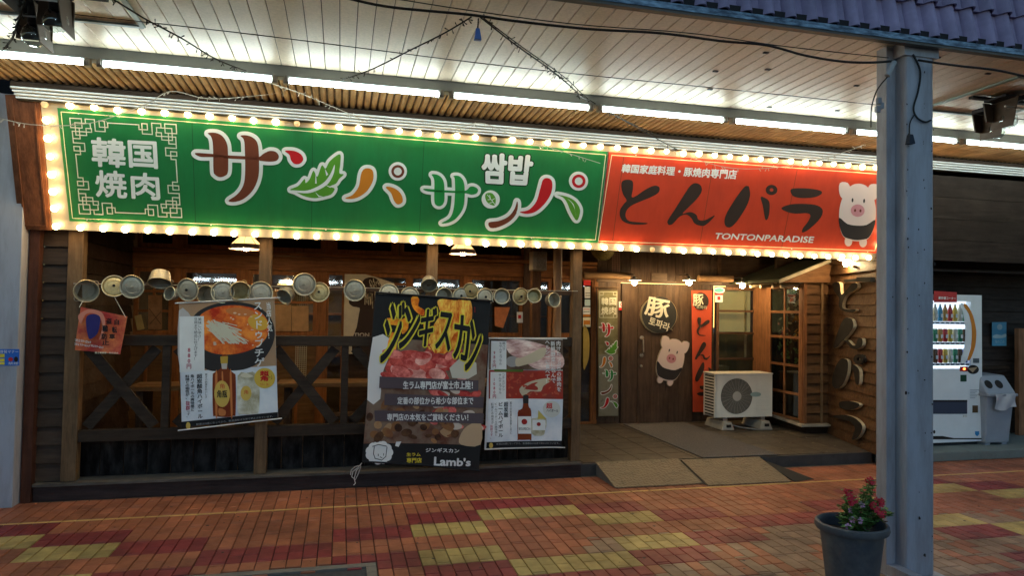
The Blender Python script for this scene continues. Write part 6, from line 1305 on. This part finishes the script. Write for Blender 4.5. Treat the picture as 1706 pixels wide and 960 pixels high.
# ================================================================== CABLES AND FAIRY LIGHTS
def catmull(P, n=8):
    P = [Vector(p) for p in P]; out = []
    for i in range(len(P)-1):
        a = P[max(i-1,0)]; b_ = P[i]; c = P[i+1]; d = P[min(i+2,len(P)-1)]
        for j in range(n): t = j/n; out.append(.5*((2*b_)+(-a+c)*t+(2*a-5*b_+4*c-d)*t*t+(-a+3*b_-3*c+d)*t**3))
    return out+[P[-1]]
def wire(name, P, r, m, lab, cat, twigs=0, group=None, seed=1):
    pts = catmull(P); mb = MB(); mb.tube(pts,r,5)
    o = None
    if twigs:
        t = thing(name, pts[0], lab, cat, group); mb.build('cable',m,t); random.seed(seed); mb = MB()
        for i in range(twigs):
            k = random.randrange(len(pts)-1); p = pts[k].lerp(pts[k+1],random.random()); d = Vector((random.uniform(-.6,.6),random.uniform(-.4,.4),random.uniform(-1,.35))).normalized(); mb.tube([p,p+d*.018],.0022,4); mb.tube([p+d*.018,p+d*.03],.0034,4)
        mb.build('tiny_lamps',m,t,kind='stuff')
    else: tag(mb.build(name,m),lab,cat,group)
A = lambda x,y,z: at(x,y,2,z)
wire('power_cable',[A(540,-14,3.2),A(640,10,3.18),A(780,24,3.16),A(860,35,3.15),A(980,48,3.15),A(1100,55,3.14),A(1200,68,3.14),A(1276,75,3.13),A(1340,92,3.11),A(1400,102,3.10),A(1450,104,3.10),at(1492,101,1,3.47)],.0075,blackcable,'thick black cable sagging under the ceiling to the blue column','cable')
wire('power_cable',[at(1530,100,1,3.47),A(1555,104,3.12),A(1600,110,3.12),A(1660,117,3.12),A(1720,130,3.14)],.0075,blackcable,'thick black cable running right from the blue column head','cable')
wire('thin_cable',[A(600,-12,3.2),A(790,18,3.18),A(960,40,3.18),A(1150,55,3.18),A(1300,76,3.17),A(1480,96,3.16)],.003,blackcable,'thin black cable running just above the thick sagging one','cable')
wire('steel_wire',[A(110,22,3.2),A(430,58,3.2),A(860,112,3.2),A(1276,155,3.2),A(1560,185,3.2),A(1720,200,3.2)],.0028,blackcable,'straight thin wire stretched along the bright ceiling','wire')
fg = 'fairy light strings under the canopy'
dkc = flat('string_dark',(.03,.03,.028))
wire('fairy_lights',[A(176,-10,3.2),A(240,30,3.17),A(300,62,3.14),A(360,98,3.12),at(410,118,1,4.95)],.0045,dkc,'unlit fairy light string at the top left crossing the ceiling boards','fairy lights',40,fg,1)
wire('fairy_lights',[A(785,28,3.15),A(740,55,3.15),A(680,85,3.14),A(620,115,3.12),at(570,133,1,4.95)],.0045,dkc,'unlit fairy light string running down left from the blue plug','fairy lights',34,fg,2)
wire('fairy_lights',[A(800,28,3.15),A(860,75,3.14),A(920,118,3.12),A(960,152,3.10),at(975,165,1,5.0),at(1040,200,1,5.3),at(1100,228,1,5.7)],.0045,dkc,'unlit fairy light string running down right from the blue plug','fairy lights',44,fg,3)
wire('fairy_lights',[A(806,30,3.15),A(870,78,3.14),A(940,128,3.12),at(985,168,1,5.0),at(1060,212,1,5.3),at(1130,250,1,5.65)],.0035,dkc,'second string beside the one running down right','fairy lights',30,fg,4)
lt = flat('string_pale',(.45,.40,.32))
wire('fairy_lights',[at(-5,196,1,5.6),at(60,208,1,5.6),at(150,205,1,5.62),at(240,175,1,5.62),at(285,152,1,5.55),at(345,164,1,5.55),at(420,160,1,5.55),at(500,150,1,5.5)],.003,lt,'pale fairy light string across the top left corner of the green sign','fairy lights',40,fg,5)
wire('fairy_lights',[at(440,135,1,5.2),at(500,155,1,5.3),at(560,180,1,5.45),at(620,205,1,5.6),at(680,218,1,5.62),at(740,220,1,5.62),at(800,205,1,5.62),at(860,228,1,5.64),at(930,250,1,5.66),at(1000,272,1,5.68)],.003,lt,'pale fairy light string drooping along the top of the green sign','fairy lights',60,fg,6)
wire('fairy_lights',[at(1100,240,1,5.6),at(1150,262,1,5.65),at(1220,280,1,5.66),at(1300,278,1,5.66),at(1380,262,1,5.6),at(1455,235,1,5.5)],.003,lt,'fairy light string drooping over the top of the red sign','fairy lights',36,fg,7)
wire('fairy_lights',[at(1558,216,1,5.2),at(1600,224,1,5.2),at(1660,226,1,5.2),at(1712,212,1,5.0)],.003,dkc,'fairy light string right of the blue column','fairy lights',20,fg,8)
wire('fairy_lights',[A(44,-10,3.15),A(32,30,3.12),A(22,60,3.1),A(8,80,3.1)],.006,dkc,'tangled dark string hanging at the top left corner','fairy lights',40,fg,9)
p = A(796,50,3.1); t = thing('blue_plug', p, 'small blue plug hanging from the cable knot under the ceiling', 'plug')
mb = MB(); mb.hexa([(p[0]-.020,p[1]-.014,p[2]-.055),(p[0]+.020,p[1]-.014,p[2]-.055),(p[0]+.020,p[1]+.014,p[2]-.055),(p[0]-.020,p[1]+.014,p[2]-.055),(p[0]-.010,p[1]-.008,p[2]+.01),(p[0]+.010,p[1]-.008,p[2]+.01),(p[0]+.010,p[1]+.008,p[2]+.01),(p[0]-.010,p[1]+.008,p[2]+.01)]); mb.build('cap',mat('plug_blue',(.06,.14,.42),.4,var=0),t,bevel=.003)
mb = MB(); mb.tube([p+np.array([0,0,.01]),A(797,30,3.15)],.004,5); mb.build('lead',blackcable,t)
# wiring on the column
CW = [at(1521,90,1,3.47),at(1533,118,1,3.468),at(1530,150,1,3.468),at(1522,180,1,3.468),at(1528,196,1,3.468),at(1542,203,1,3.468),at(1551,200,1,3.468)]
wire('column_cable',CW,.006,blackcable,'black cable curling down the front of the blue column','cable')
wire('column_cable',[at(1524,190,1,3.468),at(1516,205,1,3.468),at(1515,225,1,3.468)],.004,blackcable,'thin lead dropping from the curled cable to a plug on the column','cable')
p = at(1518,232,1,3.45); mb = MB(); mb.hexa([(p[0]-.022,3.44,p[2]-.03),(p[0]+.022,3.44,p[2]-.026),(p[0]+.022,3.474,p[2]-.026),(p[0]-.022,3.474,p[2]-.03),(p[0]-.012,3.445,p[2]+.03),(p[0]+.010,3.445,p[2]+.03),(p[0]+.010,3.47,p[2]+.03),(p[0]-.012,3.47,p[2]+.03)]); tag(mb.build('hanging_plug',flat('plug_dark',(.03,.035,.05))),'dark plug hanging on the front face of the blue column','plug')
wire('column_cable',[at(1490,100,1,3.44),at(1480,125,1,3.44),at(1468,140,1,3.42),at(1459,155,1,3.42),at(1452,180,1,3.42),at(1451,212,1,3.42)],.004,blackcable,'black lead dangling left of the blue column head','cable')
t = thing('cable_joint', at(1484,115,1,3.44), 'grey taped joint and clips at the upper left edge of the blue column', 'cable joint')
mb = MB(); mb.tube([at(1490,103,1,3.43),at(1478,126,1,3.43)],.016,8); mb.build('taped_joint',mat('grey_tape',(.35,.34,.33),.5),t); mb = MB()
for px,py in ((1464,168),(1468,176),(1462,182)): c = at(px,py,1,3.42); mb.box(c[0]-.012,c[0]+.012,3.41,3.43,c[2]-.018,c[2]+.018)
mb.build('clip',mat('clip_grey',(.22,.22,.24),.5),t,kind='stuff')
# ================================================================== TWIN FLOODLIGHTS
def flood(px1, py1, px2, py2, lab, flip=1):
    g1, g2 = at(px1,py1,2,3.08), at(px2,py2,2,3.10); t = thing('floodlight', (g1+g2)/2+np.array([0,0,.15]), lab, 'floodlight', 'twin floodlights under the canopy')
    mgl = glassmat('globe_glass',(.80,.86,.86),.10)
    for g in (g1,g2):
        mb = MB(); mb.lathe([(.025,.045),(.040,.030),(.056,.005),(.062,-.025),(.055,-.055),(.035,-.074),(1e-5,-.082)],g,'z',22); mb.build('globe',mgl,t,smooth=True)
        mb = MB(); mb.lathe([(.034,.14),(.034,.04),(.028,.035),(.02,.03)],g,'z',16); mb.build('lamp_neck',flat('neck_dark',(.02,.02,.022)),t,smooth=True)
        mb = MB(); x0, x1 = (g[0]+.06,g[0]+.065) if flip > 0 else (g[0]-.065,g[0]-.06)
        mb.hexa([(x0,g[1]-.09,g[2]-.085),(x1,g[1]-.09,g[2]-.085),(x1,g[1]+.09,g[2]-.085),(x0,g[1]+.09,g[2]-.085),(x0-.03*flip,g[1]-.11,g[2]+.14),(x1-.03*flip,g[1]-.11,g[2]+.14),(x1-.03*flip,g[1]+.11,g[2]+.14),(x0-.03*flip,g[1]+.11,g[2]+.14)]); mb.build('side_hood',mat('hood_brown',(.07,.045,.028),.5,var=.15),t)
        mb = MB(); mb.hexa([(g[0]-.12,g[1]+.075,g[2]-.02),(g[0]+.06,g[1]+.075,g[2]-.02),(g[0]+.06,g[1]+.085,g[2]-.02),(g[0]-.12,g[1]+.085,g[2]-.02),(g[0]-.12,g[1]+.10,g[2]+.13),(g[0]+.05,g[1]+.10,g[2]+.13),(g[0]+.05,g[1]+.11,g[2]+.13),(g[0]-.12,g[1]+.11,g[2]+.13)]); mb.build('back_hood',MT['hood_brown'],t)
        mb = MB(); mb.box(g[0]-.13,g[0]+.05,g[1]-.09,g[1]+.09,g[2]+.13,g[2]+.145); mb.build('top_hood',flat('hood_dark',(.02,.02,.024)),t)
        mb = MB(); mb.tube([(g[0]-.14,g[1]-.09,g[2]+.05),(g[0]+.04,g[1]-.09,g[2]+.05)],.005,6); mb.build('guard_bar',alu,t)
    c = (g1+g2)/2; mb = MB(); mb.box(c[0]-.02,c[0]+.02,c[1]-.25,c[1]+.25,3.225,3.255); mb.box(c[0]-.3,c[0]+.3,c[1]-.02,c[1]+.02,3.256,3.275); mb.build('bracket',flat('hood_dark',(.02,.02,.024)),t)
    mb = MB(); f = .38
    for a, b2 in (((-f,-f*1.2),(f,-f*1.2)),((f,-f*1.2),(f,f)),((f,f),(-f,f)),((-f,f),(-f,-f*1.2))): mb.bar((c[0]+a[0],c[1]+a[1],3.27),(c[0]+b2[0],c[1]+b2[1],3.27),.03,.012)
    mb.build('hatch_frame',mat('hatch_teal',(.22,.30,.28),.5,var=.1),t)
flood(57,52,93,28,'twin floodlight with two clear globes at the top left corner'); flood(1660,214,1680,196,'twin floodlight with two clear globes right of the blue column',-1)
# ================================================================== ACROSS THE STREET (seen only as reflections) AND LEFT NEIGHBOUR
OP = thing('opposite_building', (1,-16,0), 'dark shop row across the street seen only reflected in the glass', 'building')
mop = mat('opposite_wall',(.10,.10,.11),.8,var=.3,scale=1)
mb = MB(); mb.box(-40,40,-17,-16.6,0,5.2); mb.build('wall',mop,OP); mb = MB(); mb.box(-40,40,-16.6,-13.6,3.3,3.5); mb.build('canopy',mop,OP)
mo = mat('opposite_tube',(.9,.9,.9),.4,var=0,emit=(.9,1,1),es=30)
for i in range(-6,9):
    if i % 4 == 1: continue
    mb = MB(); mb.box(i*1.3,i*1.3+1.1,-14.35,-14.3,2.55,2.6); mb.build('tube_light',mo,OP)
LN = thing('left_neighbour', (-3.4,6.3,0), 'grey green neighbouring wall seen left of the grey column', 'building')
mb = MB(); mb.box(-6,-2.67,6.25,6.5,1.75,3.25); mb.build('upper_wall',mat('grey_green_paint',(.13,.16,.13),.8,var=.2,scale=2),LN); mb = MB(); mb.box(-6,-2.67,6.45,6.6,0,1.749); mb.build('dark_front',mat('dark_front',(.04,.04,.045),.6,var=.2),LN); mb = MB(); mb.box(-6,-2.67,6.20,6.25,1.72,1.76); mb.build('ledge',wdark,LN)

mb = MB(); mb.tube(catmull([(ax1+.02,ACY+.12,az0+.20),(ax1+.07,ACY+.14,az0+.16),(ax1+.06,ACY+.3,az0+.22),(ax1+.04,ACY+.5,az0+.2),(ax1+.03,BY-.03,az0+.2)]),.016,8); mb.build('refrigerant_pipe',mat('pipe_wrap',(.20,.11,.06),.7,var=.2),AC,smooth=True)
mb = MB(); mb.tube(catmull([(ax0+.25,ACY+.2,az0),(ax0+.27,ACY+.1,FZ+.05),(ax0+.45,ACY-.1,FZ+.02),(ax0+.70,ACY-.14,FZ+.018)]),.008,6); mb.build('drain_hose',mat('hose_grey',(.25,.24,.22),.6),AC,smooth=True)
random.seed(77); mb = MB()
for i in range(150):
    x, y = random.uniform(-2.4,6.5), random.uniform(3.4,6.1); r_ = random.uniform(.004,.013); n = 8
    mb.add([(x+r_*random.uniform(.7,1.2)*math.cos(a),y+r_*random.uniform(.7,1.2)*math.sin(a),.0032) for a in np.linspace(0,2*math.pi,n+1)[:-1]],[tuple(range(n))])
mb.build('gum_spots',mat('gum_grey',(.06,.05,.045),.8),PAVE,kind='stuff',auto=False)
